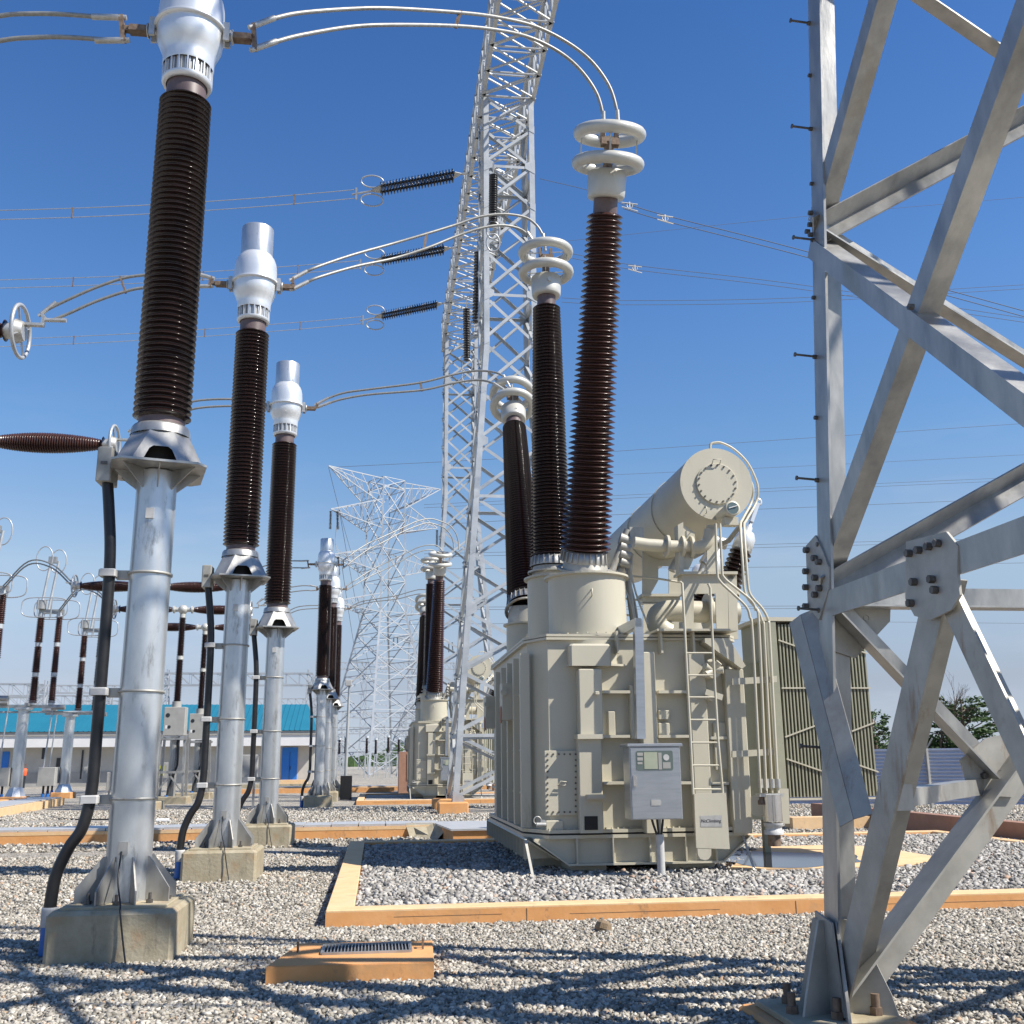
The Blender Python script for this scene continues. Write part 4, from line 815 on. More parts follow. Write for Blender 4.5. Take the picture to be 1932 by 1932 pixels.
# short redundant angles seen in front
LFe = lambda u, v, dx: (lambda d, n: EYE+d*(((FX0+dx)-(n.dot(EYE)))/n.dot(d)))(FW*F+RT*(u-966)+UP*(966-v), V((1, 0, -KXB)))
p0 = LFe(1512, 1160, -.05); p1 = LFe(1612, 1546, -.05)
dd = (p1-p0).normalized(); k = MB()
for n_, s_ in ((V((-.9, -.38, .1)), -1), (V((-.6, -.68, .1)), 1)):
    n_ = (n_-dd*n_.dot(dd)).normalized(); e_ = dd.cross(n_)*s_; e_ = e_ if (e_.dot(RT) > 0) == (s_ > 0) else -e_
    k.prism([p0, p1, p1+e_*.115, p0+e_*.115], n_*.009)
k.build('short_brace', 'galvdull', t)
p2 = LP('A', .15).lerp(G0, .50)+V((.14, -.05, 0)); p3 = ND+V((-.05, -.05, 0))
k = MB(); k.lbar(p2, p3, .10, .010, (0, 0, -1), (0, 1, 0)); k.build('strut', 'galv', t)
k = MB(); k.box(p2.x-.12, p2.x+.08, p2.y-.03, p2.y-.018, p2.z-.11, p2.z+.05); k.build('strut_plate', 'galv', t)
for i in range(1, len(H)-2):
    lo, hi = H[i], H[i+1]; w_ = .15 if i < 3 else .10
    member('brace', 'A', lo+.1, 'B', hi+.05, w_-.015, flip=-1, inset=.02); member('brace', 'A', hi, 'B', lo+.1, w_-.01, flip=1, inset=-.01)
    member('lit_brace', 'A', lo+.02, 'C', hi-.42, w_, flip=-1, inset=.01); member('brace', 'A', hi, 'C', lo, w_-.02, flip=1, inset=.03)
    member('brace', 'B', lo, 'D', hi, w_-.05); member('brace', 'B', hi, 'D', lo, w_-.05, inset=.04); member('brace', 'C', lo, 'D', hi, w_-.05); member('brace', 'C', hi, 'D', lo, w_-.05, inset=.04)
# gusset plates with bolt heads
def gusset(pts, n, th=.014, bolts=()):
    k = MB(); k.prism(pts, V(n)*th); gp = k.build('gusset_plate', 'galvdull', t); k = MB()
    for b in bolts: k.lathe([(0, .034), (.022, .034), (.022, 0)], V(b), V(n)*-1, 6, False)
    if bolts: k.build('bolt', 'bolt', gp)
def LF(u, v, dx=-.012):
    """photo position taken onto the left face of the column"""
    d = FW*F+RT*(u-966)+UP*(966-v); n = V((1, 0, -KXB)); tt = ((FX0+dx)-(n.dot(EYE)))/n.dot(d); return EYE+d*tt
gusset([LF(1709, 1022), LF(1785, 1003), LF(1807, 1030), LF(1806, 1080), LF(1811, 1122), LF(1795, 1150), LF(1755, 1170), LF(1725, 1162), LF(1708, 1130)], (1, 0, 0), .014,
       [LF(u, v, -.014) for u, v in ((1719, 1044), (1737, 1038), (1756, 1031), (1773, 1025), (1728, 1098), (1722, 1138), (1762, 1093), (1768, 1113))])
gusset([LF(1520, 1030), LF(1538, 1010), LF(1552, 1040), LF(1563, 1070), LF(1563, 1112), LF(1545, 1170), LF(1524, 1145)], (1, 0, 0), .014,
       [LF(u, v, -.014) for u, v in ((1525, 1038), (1524, 1078), (1524, 1108), (1524, 1144), (1540, 1053), (1541, 1090), (1541, 1122), (1548, 1060), (1549, 1110))])
gusset([V((LP('A', H[1]).x+.02, 6.50, z)) if False else V((x, LP('A', 2.5).y-.02, z)) for x, z in ((3.0, 2.78), (3.45, 2.72), (3.42, 2.5), (3.15, 2.25), (3.0, 2.3))], (0, -1, 0), .012, [(3.14, LP('A', 2.5).y-.035, 2.5), (3.25, LP('A', 2.5).y-.035, 2.52), (3.33, LP('A', 2.5).y-.035, 2.6)])
gusset([ND+V((x, -.05, z)) for x, z in ((-.2, .12), (.0, .26), (.22, .3), (.3, .1), (.15, -.12), (-.15, -.1))], (0, 1, 0), .012, [ND+V((-.05, -.05, .02)), ND+V((.08, -.05, .04))])
k = MB()
for (u, v) in ((1527, 437), (1532, 424), (1533, 443), (1723, 579), (1533, 402)): k.lathe([(0, .03), (.02, .03), (.02, 0)], LF(u, v), (-1, 0, 0), 6, False)
for v in (1748, 1778, 1822, 1850): k.lathe([(0, .03), (.022, .03), (.022, 0)], LF(1538 if v < 1800 else 1552, v), (-1, 0, 0), 6, False)
k.build('bolt', 'bolt', t)
# step bolts on the outer corner
for i, z in enumerate([1.75, 2.18, 3.26, 3.70, 4.35, 4.77, 5.4, 5.83, 6.9]):
    z = .75+i*.90+.02; p = LP('A', z)
    if i in (0,): continue
    k = MB(); k.cyl(p+V((.03, -.03, 0)), p+V((-.15, -.03, .012)), .0085, 8); k.cyl(p+V((-.15, -.03, .012)), p+V((-.16, -.03, .0125)), .017, 8); k.cyl(p+V((.0, -.03, 0)), p+V((-.022, -.03, 0)), .017, 6); k.build('step_bolt', 'bolt', t)
    p = LP('A', z+.45); k = MB(); k.cyl(p+V((.0, -.03, 0)), p+V((-.022, -.03, 0)), .016, 6); k.build('bolt', 'bolt', t)
# shoe of the leg: gusset fins, base plate and anchor bolts
for c, vis in (('A', 1), ('B', 0), ('C', 0), ('D', 0)):
    p = LP(c, 0); sx_ = 1 if c in 'AB' else -1; sy_ = -1 if c in 'AC' else 1
    k = MB(); k.bbox(p.x-.33, p.x+.38, p.y-.34, p.y+.34, .05, .085, .006); k.build('base_plate', 'conc', t)
    k = MB()
    for a, ln in ((200, .30), (255, .33), (330, .34), (20, .32), (90, .30), (140, .26)):
        d = V((math.cos(R(a)), math.sin(R(a)), 0)); n = V((-d.y, d.x, 0))*.009; q = p+V((.07*sx_, .07*sy_, 0)); P = [q+d*r+V((0, 0, z)) for r, z in ((.04, .085), (ln, .085), (ln-.03, .2), (.13, .62), (.04, .62))]; k.prism([x-n for x in P], n*2)
    k.prism([p+V((-.012, .04, .1)), p+V((-.012, -.3*abs(sy_), .1)), p+V((-.012, -.22, .62)), p+V((-.012, .02, .66))], (.014, 0, 0))
    k.build('shoe_fin', 'galvdull', t)
    k = MB()
    for i in range(6):
        a = R(i*60+15); q = p+V((.04+.29*math.cos(a), .27*math.sin(a), .085)); k.cyl(q, q+V((0, 0, .12)), .026, 10); k.lathe([(0, .045), (.04, .045), (.04, 0)], q, (0, 0, 1), 6, False)
    k.build('anchor_bolt', 'rust', t)
text('055G-C1748', at(1567, 1232, Y=6.562), .062, 'stamped_number', 'stamp', t, rot=(R(90), R(90), 0))
q = thing('column_footing', 'low orange concrete footing under the foreground lattice column', 'footing', (4.47, 5.0, 0), 'column footings')
for c in 'ABCD':
    p = LP(c, 0); k = MB(); k.bbox(p.x-.42, p.x+.48, p.y-.42, p.y+.42, -.05, .045, .02); k.build('block', 'kerb', q)

# ================================================================== FAR LATTICE COLUMNS AND BEAM
def lattice_col(x0, x1, y0, y1, h, kx, ky, label, kx1=.094, zk=16.5, lw=.2, n=14, m='galvfar'):
    t = thing('lattice_column', label, 'lattice column', ((x0+x1)/2, (y0+y1)/2, 0), 'lattice gantry columns')
    def P(c, z):
        q = min(z, zk); return V(((x0+kx*q) if c in 'AB' else (x1-kx1*q), (y1-ky*q) if c in 'AC' else (y0+ky*q), z))
    for c in 'ABCD':
        k = MB(); [k.lbar(P(c, za), P(c, zb), lw, .02, (1 if c in 'AB' else -1, 0, 0), (0, -1 if c in 'AC' else 1, 0)) for za, zb in ((.35, zk), (zk, h))]; k.build('leg', m, t)
    hs = [.4+(h-.4)*(1-(1-i/n)**1.12) for i in range(n+1)]
    for f in ('AB', 'AC', 'BD', 'CD'):
        k = MB(); pl = MB(); nrm = {'AB': V((1, 0, 0)), 'AC': V((0, -1, 0)), 'BD': V((0, 1, 0)), 'CD': V((-1, 0, 0))}[f]
        for i in range(n):
            a, b, c, d = P(f[0], hs[i]), P(f[1], hs[i+1]), P(f[0], hs[i+1]), P(f[1], hs[i])
            k.lbar(a+nrm*.02, b+nrm*.02, lw*.55, .012, (0, 0, 1), nrm); k.lbar(c+nrm*.06, d+nrm*.06, lw*.55, .012, (0, 0, -1), nrm)
            if i in (1, 5, 9, 12): k.lbar(a, d, lw*.55, .012, (0, 0, -1), nrm)
            for q in (a, d):
                e = (V((0, 1, 0)) if nrm.x else V((1, 0, 0)))*(1 if (q == a) == (f in ('AC', 'BD')) else -1)
                if f == 'AB': e = -e if q == a else e
                s_ = .16 if i % 3 else .30; dd = 1 if q == a else -1; e = (d-a).normalized()*dd
                pl.prism([q-V((0, 0, s_))-nrm*.012, q+e*(s_*1.25)-V((0, 0, s_*.3))-nrm*.012, q+e*(s_*1.25)+V((0, 0, s_*.4))-nrm*.012, q+V((0, 0, s_))-nrm*.012], nrm*.01)
        k.build('lattice_face', m, t); pl.build('gusset_plates', m, t)
    return t
def footings(x0, x1, y0, y1, label):
    t = thing('column_footings', label, 'footing', ((x0+x1)/2, (y0+y1)/2, 0), 'column footings')
    for x in (x0, x1):
        for y in (y0, y1): k = MB(); k.bbox(x-.45, x+.5, y-.5, y+.5, -.05, .36, .03); k.build('block', 'kerb', t)
lc2 = lattice_col(2.42, 7.1, 34.4, 37.8, 26.9, .07, .035, 'tall white lattice column rising behind the bushings in the middle of the yard')
footings(2.42, 7.1, 34.4, 37.8, 'orange concrete footings under the tall middle lattice column')
lc3 = lattice_col(2.42, 7.1, 57.6, 61.0, 26.9, .07, .035, 'second lattice column further back, directly left of the tall middle one')
footings(2.42, 7.1, 57.6, 61.0, 'footings of the further back lattice column')
t = thing('lattice_beam', 'lattice girder high overhead running back between the column heads', 'lattice beam', (4.5, 32, 26.9))
bx0, bx1, bz0, bz1, by0, by1 = 3.5, 5.62, 26.9, 29.0, 3.2, 61.0
for x in (bx0, bx1):
    for z in (bz0, bz1): k = MB(); k.lbar((x, by0, z), (x, by1, z), .16, .015, (1 if x == bx0 else -1, 0, 0), (0, 0, 1 if z == bz0 else -1)); k.build('chord', 'galvfar', t)
n = 40; st = (by1-by0)/n
for nm, fn in (('left', lambda y, s: V((bx0+.02, y, bz0 if s else bz1))), ('right', lambda y, s: V((bx1-.02, y, bz0 if s else bz1))), ('bottom', lambda y, s: V((bx0 if s else bx1, y, bz0+.02))), ('top', lambda y, s: V((bx0 if s else bx1, y, bz1-.02)))):
    k = MB()
    for i in range(n):
        y = by0+i*st; k.bar(fn(y, 0), fn(y+st, 1), .08, .04); k.bar(fn(y, 1), fn(y+st, 0), .08, .045); k.bar(fn(y, 0), fn(y, 1), .08, .04)
    k.build('girder_face', 'galvfar', t)
# ------------------------------------------------------------------ insulator strings and lines
def disc_string(k, a, b, r, n, double=0.):
    a = V(a); b = V(b); ax = (b-a).normalized(); Lh = (b-a).length; side = ax.cross(V((0, 0, 1))).normalized()
    for s in ((-double, double) if double else (0,)):
        prof = [(0, 0)]; p = Lh/n
        for i in range(n): h = i*p; prof += [(r*.25, h), (r*.45, h+p*.2), (r, h+p*.45), (r*.97, h+p*.6), (r*.3, h+p*.65)]
        k.lathe(prof+[(0, Lh)], a+side*s, ax, 12)
def strain_string(bpt, u, v, Y, label, uv0, rr_=.19):
    b = V(bpt); e = at(u, v, Y=Y); ax = (e-b).normalized(); Ls = (e-b).length
    t = thing('insulator_string', label, 'insulator string', tuple(b), 'dark insulator strings left of the girder')
    k = MB(); disc_string(k, b+ax*.7, e-ax*.35, rr_, 24, .24); k.build('discs', 'dark_ins', t)
    k = MB(); k.bar(b, b+ax*.35, .08); k.prism([b+ax*.3, b+ax*.72+V((0, .3, 0)), b+ax*.72+V((0, -.3, 0))], (0, 0, .03)); k.prism([e-ax*.4+V((0, .35, 0)), e+V((0, .1, 0)), e+V((0, -.1, 0)), e-ax*.4+V((0, -.35, 0))], (0, 0, .04)); k.bar(e, e+ax*.9, .09, .05); k.bar(e+ax*.7+V((0, 0, .28)), e+ax*.7-V((0, 0, .28)), .08); k.build('yoke', 'galv', t)
    for s in (.5, -.5):
        k = MB(); k.ring(e+V((0, 0, s*.9)), (0, 1, .25), .42, .035, 32, 8, 1.15, .62); k.build('corona_loop', 'ringgrey', t)
    return e+ax*.75
def curve(a, b, sag=0, n=14):
    a = V(a); b = V(b); return [a.lerp(b, i/n)-V((0, 0, sag*4*(i/n)*(1-i/n))) for i in range(n+1)]
def line(name, pts, r, label, cat='overhead wire', group='overhead wires', twin=0., m='cable', spacers=0, cap=None):
    t = thing(name, label, cat, tuple(V(pts[0])), group)
    for s in ((twin/2, -twin/2) if twin else (0,)):
        k = MB(); k.tube([V(p)+V((0, 0, s)) for p in pts], r, 6); k.build('conductor', m, t)
    for i in range(spacers):
        p = V(pts[int((i+.6)/spacers*(len(pts)-1))]); k = MB(); k.bar(p+V((0, 0, twin/2+.04)), p-V((0, 0, twin/2+.04)), .05, .04); k.build('spacer', 'rust', t)
    return t
for i, (by, (u, v), (ue, ve), lb) in enumerate([(40.6, (702, 360), (0, 399), 'uppermost'), (47.4, (706, 494), (0, 530), 'middle'), (53.9, (708, 599), (0, 642), 'lowest')]):
    e = strain_string((3.5, by, 27.0), u, v, by, '%s of the three dark insulator strings left of the lattice girder' % lb, 0)
    far = at(ue, ve, Y=by); far = e+(far-e)*1.25
    line('twin_line', curve(e, far, .25), .016, '%s of the three twin overhead lines crossing the sky at the left' % lb, twin=.42, spacers=4, group='twin overhead lines at the left', m='galvdull')
# hanging jumper strings beside the columns
for i, ((u0, v0), (u1, v1), Y, lb) in enumerate([((931, 330), (930, 425), 34, 'upper hanging black insulator inside the tall lattice column'), ((902, 475), (898, 610), 38, 'black insulator hanging at the left of the tall lattice column'), ((880, 582), (881, 682), 44, 'black insulator hanging between the two far lattice columns')]):
    a = at(u0, v0, Y=Y); b_ = at(u1, v1, Y=Y); t = thing('hanging_insulator', lb, 'insulator', tuple(a), 'hanging black insulators')
    k = MB(); disc_string(k, a, b_, .17, 22); k.build('discs', 'dark_ins', t)
    k = MB(); k.bar(a, a+V((0, 0, .5)), .05); k.build('hanger', 'galv', t)
    for s in (0, .5):
        k = MB(); k.ring(b_-V((0, 0, .2+s)), (0, 1, .2), .3, .03, 24, 8, .8, 1.1); k.build('corona_loop', 'ringgrey', t)
# lines on the right of the girder
WR = [([(1018, 337), (1120, 362), (1180, 388)], 32, .014, 0, 'short line from the girder to the right, behind the nearest bushing head'), ([(1176, 388), (1260, 413), (1500, 474), (1932, 592)], 31, .02, .22, 'steepest falling twin line at upper right'),
      ([(1080, 483), (1200, 505), (1500, 540), (1932, 604)], 37, .016, .2, 'gently falling twin line right of the middle bushing'), ([(1060, 566), (1180, 571), (1500, 566), (1932, 541)], 44, .016, .22, 'nearly level twin line crossing under the two falling ones'),
      ([(1000, 462), (1500, 410), (1932, 372)], 80, .022, 0, 'faint single line high in the sky at right'), ([(620, 882), (1000, 862), (1500, 828), (1932, 799)], 150, .045, 0, 'shield wire from the top of the lattice pylon to the right'),
      ([(1000, 903), (1500, 880), (1932, 858)], 170, .04, 0, 'faint single line below the shield wire'), ([(800, 955), (1160, 938), (1500, 922), (1932, 903)], 150, .04, .5, 'twin line at the height of the conservator'),
      ([(820, 990), (1140, 972), (1500, 958), (1932, 940)], 160, .05, 0, 'single line just under the conservator twin line'), ([(800, 1048), (1100, 1041), (1440, 1030), (1932, 1018)], 150, .045, .5, 'twin line left and right of the small bushing'),
      ([(820, 1073), (1440, 1070), (1932, 1062)], 165, .05, 0, 'single line behind the small brown bushing'), ([(810, 1148), (1440, 1146), (1932, 1143)], 155, .05, .4, 'lowest but one line, behind the tank top'), ([(760, 1178), (1500, 1173), (1932, 1176)], 170, .045, 0, 'lowest line crossing behind the radiator')]
for pts, Y, r, tw, lb in WR:
    P = [at(u, v, Y=Y+(0 if Y < 100 else 0)) for u, v in pts]; line('overhead_wire', spline(P, 6), r*.72, lb, twin=tw, spacers=0, m='farwire', group='overhead wires at the right')
for (u, v, Y) in ((1255, 412, 31), (1198, 506, 37), (1188, 388, 31)):
    c = at(u, v, Y=Y); k = MB(); k.cyl(c-V((.28, 0, -.10)), c+V((.28, 0, .06)), .025, 8); k.cyl(c-V((.28, 0, .06)), c+V((.28, 0, -.20)), .02, 8); k.bar(c+V((0, 0, .14)), c-V((0, 0, .14)), .04); k.ring(c, (0, 1, 0), .1, .015, 16, 6)
    k.stand('line_clamp', 'aludull', {1255: 'small silver clamp on the steep twin line', 1198: 'small silver clamp cluster on the gently falling line', 1188: 'silver clamp just right of the nearest bushing cap'}[u], 'clamp')
BX = -8.75
# ------------------------------------------------------------------ heavy twin conductors: CT to bushing, CT to breaker
HEAVY = []
def heavy(up, lo, label, spacer, clamp0=True, clamp1=True, r=.025, fork=None, cdir=0):
    U = spline([at(*q[:2], Y=q[2]) for q in up], 7); Lw = spline([at(*q[:2], Y=q[2]) for q in lo], 7)
    t = thing('twin_conductor', label, 'conductor', tuple(U[0]), 'heavy twin conductors')
    for P in (U, Lw):
        k = MB(); k.tube(P, r, 10); k.build('tube', 'cable', t)
        for e, on in ((0, clamp0), (-1, clamp1)):
            if not on: continue
            a = P[e]; b_ = P[e+4 if e == 0 else e-4]; d = (b_-a).normalized(); k = MB(); k.cyl(a, a+d*.30, .033, 12); k.cyl(a-d*.06, a+d*.04, .028, 12); k.build('clamp', 'aludull', t)
    if fork:   # fork joining the two tubes to the terminal block
        f = V(fork); k = MB(); k.bar(U[0]+V((0, 0, .02)), Lw[0]-V((0, 0, .02)), .05, .06); m_ = (U[0]+Lw[0])/2; k.bar(m_, f, .06, .06); k.build('fork', 'rust', t)
    if fork and not clamp1 is False and fork[0] < CTX:
        e_ = V((BX+3.28, fork[1], 8.47)); k = MB(); k.bar(U[-1], Lw[-1], .05, .05); k.bar((U[-1]+Lw[-1])/2, e_, .05, .06); k.build('fork', 'aludull', t)
    if spacer:
        def near(P, u, v):
            return min(P, key=lambda p: abs((966+F*((p-EYE).dot(RT))/((p-EYE).dot(FW)))-u))
        for (u0, u1) in spacer:
            a = near(U, u0, 0); b_ = near(Lw, u1, 0); k = MB(); k.bar(a+(a-b_).normalized()*.03, b_-(a-b_).normalized()*.03, .045, .03); k.build('spacer', 'rust', t)
    return t
y1, y2, y3 = CTY
H1 = heavy([(478, 49, y1), (520, 34, y1+.1), (570, 24, y1+.3), (660, 17, y1+.7), (740, 16, y1+1), (868, 24, y1+1.7), (940, 33, y1+2.2), (1010, 50, y1+2.6), (1070, 80, y1+2.8), (1115, 115, y1+3), (1148, 160, y1+3.1), (1163, 205, y1+3.15), (1167, 245, y1+3.2)],
      [(481, 92, y1), (520, 79, y1+.1), (570, 66, y1+.3), (660, 51, y1+.7), (740, 47, y1+1), (860, 49, y1+1.7), (940, 57, y1+2.2), (1000, 71, y1+2.6), (1055, 98, y1+2.8), (1095, 132, y1+3), (1125, 175, y1+3.1), (1137, 215, y1+3.15), (1139, 248, y1+3.2)],
      'topmost heavy twin conductor arching from the nearest current transformer to the nearest bushing', [(873, 861)], fork=(CTX+.62, y1, 9.33))
H2 = heavy([(552, 526, y2), (575, 514, y2+.05), (600, 503, y2+.1), (665, 481, y2+.5), (740, 460, y2+.9), (805, 441, y2+1.1), (860, 424, y2+1.3), (905, 409, y2+1.4), (950, 404, y2+1.5), (990, 410, y2+1.6), (1012, 425, y2+1.6), (1024, 445, y2+1.6), (1028, 468, y2+1.6)],
      [(553, 545, y2), (578, 533, y2+.05), (602, 523, y2+.1), (670, 503, y2+.5), (745, 487, y2+.9), (808, 467, y2+1.1), (860, 446, y2+1.3), (905, 431, y2+1.4), (945, 425, y2+1.5), (978, 431, y2+1.6), (998, 445, y2+1.6), (1010, 462, y2+1.6)],
      'second heavy twin conductor, from the second current transformer to the middle bushing', [(806, 802)], fork=(CTX+.62, y2, 9.33))
H3 = heavy([(598, 762, y3), (620, 751, y3), (650, 741, y3), (700, 734, y3), (793, 722, y3), (850, 708, y3), (890, 700, y3), (925, 701, y3-.1), (948, 709, y3-.3), (960, 727, y3-.4)],
      [(600, 768, y3), (622, 760, y3), (650, 752, y3), (700, 744, y3), (796, 736, y3), (850, 724, y3), (885, 718, y3), (912, 718, y3-.1), (932, 724, y3-.3), (950, 735, y3-.4)],
      'third heavy twin conductor, from the third current transformer to the rear bushing', [(793, 797)], fork=(CTX+.62, y3, 9.33))
A1 = heavy([(228, 33, y1), (210, 32.5, y1), (187, 32, y1), (120, 27, y1), (60, 26, y1), (0, 30, y1), (-120, 55, y1), (-260, 110, y1)], [(234, 76, y1), (220, 76, y1), (200, 75, y1), (120, 70, y1), (60, 71, y1), (0, 77, y1), (-120, 104, y1), (-260, 160, y1)],
      'twin conductor leaving the nearest current transformer to the left edge', None, clamp1=False, fork=(CTX-.62, y1, 9.33))
A2 = heavy([(398, 524, y2), (380, 520, y2), (330, 515, y2), (271, 519, y2), (228, 526, y2), (172, 546, y2), (114, 572, y2), (88, 585, y2), (78, 592, y2)], [(396, 540, y2), (375, 540, y2), (330, 539, y2), (271, 543, y2), (236, 550, y2), (180, 569, y2), (128, 592, y2), (100, 603, y2), (88, 604, y2)],
      'twin conductor from the second current transformer down to the ringed breaker end at left', [(229, 237)], fork=(CTX-.62, y2, 9.33))
A3 = heavy([(500, 762, y3), (480, 757, y3), (437, 753, y3), (380, 755, y3), (345, 764, y3), (290, 792, y3), (255, 808, y3), (246, 812, y3)], [(500, 769, y3), (480, 768, y3), (437, 766, y3), (380, 769, y3), (345, 778, y3), (290, 802, y3), (262, 816, y3), (250, 820, y3)],
      'twin conductor from the third current transformer to the second ringed breaker end', None, fork=(CTX-.62, y3, 9.33))
for src, o, lb in ((H1, 31, 'first far-bay twin conductor arching to the small far bushing'), (H2, 31, 'second far-bay twin conductor crossing in front of the pylon'), (H3, 31, 'third far-bay twin conductor, lowest in front of the pylon'),
                   (A1, 31, 'far-bay conductor left of the first far current transformer'), (A2, 31, 'far-bay conductor left of the middle far current transformer'), (A3, 31, 'far-bay conductor left of the rearmost current transformer')): copy_tree(src, (0, o, 0), lb)
# ------------------------------------------------------------------ circuit breakers (T shaped)
def make_breaker(x, y, label):
    t = thing('circuit_breaker', label, 'circuit breaker', (x, y, 0), 'T shaped circuit breakers'); z = 8.35
    k = MB(); sheds(k, (x, y, 4.3), (0, 0, 1), 1.85, .17, .16, 26, .7, 20); k.build('post_insulator', 'porc', t)
    k = MB(); sheds(k, (x, y, 6.25), (0, 0, 1), 1.75, .16, .15, 25, .7, 20); k.build('post_insulator', 'porc', t)
    k = MB(); k.cyl((x, y, 6.1), (x, y, 6.3), .15, 18); k.cyl((x, y, 7.95), (x, y, 8.15), .13, 18); k.lathe([(0, -.2), (.12, -.19), (.2, -.08), (.22, 0), (.2, .08), (.12, .19), (0, .2)], (x, y, z), (0, 0, 1), 20); k.cyl((x-.48, y, z), (x+.48, y, z), .1, 16)
    for s in (-1, 1): k.cyl((x+s*.36, y, z), (x+s*.42, y, z), .17, 18)
    k.build('hub', 'white_cap', t)
    for s in (-1, 1):
        k = MB(); sheds(k, (x+s*.48, y, z), (s, 0, 0), 2.25, .235, .215, 44, .82, 28, .55); k.build('interrupter', 'porcred', t)
        k = MB(); k.cyl((x+s*2.73, y, z), (x+s*2.9, y, z), .13, 20); k.cyl((x+s*2.9, y, z), (x+s*3.02, y, z), .2, 20, .15); k.box(*sorted((x+s*3.0, x+s*3.3)), y-.05, y+.05, z+.1, z+.14); k.build('end_cap', 'aludull', t)
        k = MB(); c = V((x+s*2.96, y, z)); k.ring(c, (1, 0, 0), .42, .032, 40, 10)
        for j in range(4): a = j*math.pi/2+.5; k.bar(c, c+V((0, math.cos(a), math.sin(a)))*.42, .03, .015)
        k.build('corona_ring', 'ringgrey', t)
    k = MB(); k.cyl((x, y, 4.05), (x, y, 4.3), .2, 18); k.bbox(x-.45, x+.45, y-.35, y+.3, 2.85, 4.05, .02); bx = k.build('drive_box', 'gbox', t)
    k = MB(); k.cyl((x-.28, y-.36, 3.7), (x-.28, y-.345, 3.7), .09, 16); k.cyl((x-.2, y-.36, 3.2), (x-.2, y-.345, 3.2), .07, 16); k.build('gauge', 'glassdark', bx)
    k = MB(); k.box(x-.36, x-.28, y-.357, y-.35, 3.13, 3.27); k.build('sticker', 'whitep', bx)
    k = MB()
    for dx in (-.55, .55):
        for dy in (-.45, .45): k.bar((x+dx, y+dy, .3), (x+dx*.9, y+dy*.9, 2.8), .1)
    for zz in (1.3, 2.7):
        k.bar((x-.6, y-.47, zz), (x+.6, y-.47, zz), .12, .1); k.bar((x-.6, y+.47, zz), (x+.6, y+.47, zz), .12, .1)
    k.bar((x-.5, y-.47, .5), (x+.1, y-.47, 1.3), .06); k.bar((x+.5, y-.47, .5), (x-.1, y-.47, 1.3), .06); k.cyl((x, y, .3), (x, y, 2.8), .18, 16); k.build('support_frame', 'galv', t)
    k = MB(); k.tube([(x+.2, y-.1, 2.8), (x+.22, y-.2, 1.6), (x-.05, y-.4, .6), (x-.1, y-.5, .1)], .05, 10); k.build('cable', 'black', t)
    k = MB(); k.cyl((x-.1, y-.5, -.02), (x-.1, y-.5, .35), .07, 12); k.build('pipe', 'blue', t)
    k = MB(); k.bbox(x-.8, x+.8, y-.8, y+.8, -.05, .3, .03); k.build('footing', 'conc', t)
    return t
BX = -8.75
br0 = make_breaker(BX, CTY[1], 'circuit breaker at the left edge, only its ringed right end in view at mid height')
for y, lb in ((CTY[2], 'circuit breaker whose long brown horizontal insulator reaches in from the left edge'), (41.0, 'far bay breaker behind the nearest column, horizontal insulators showing on both sides'), (47.2, 'middle far-bay breaker, its hub and brown post between the first two columns'), (53.4, 'rear far-bay breaker, lowest of the horizontal brown insulators')):
    copy_tree(br0, (0, y-CTY[1], 0), lb)
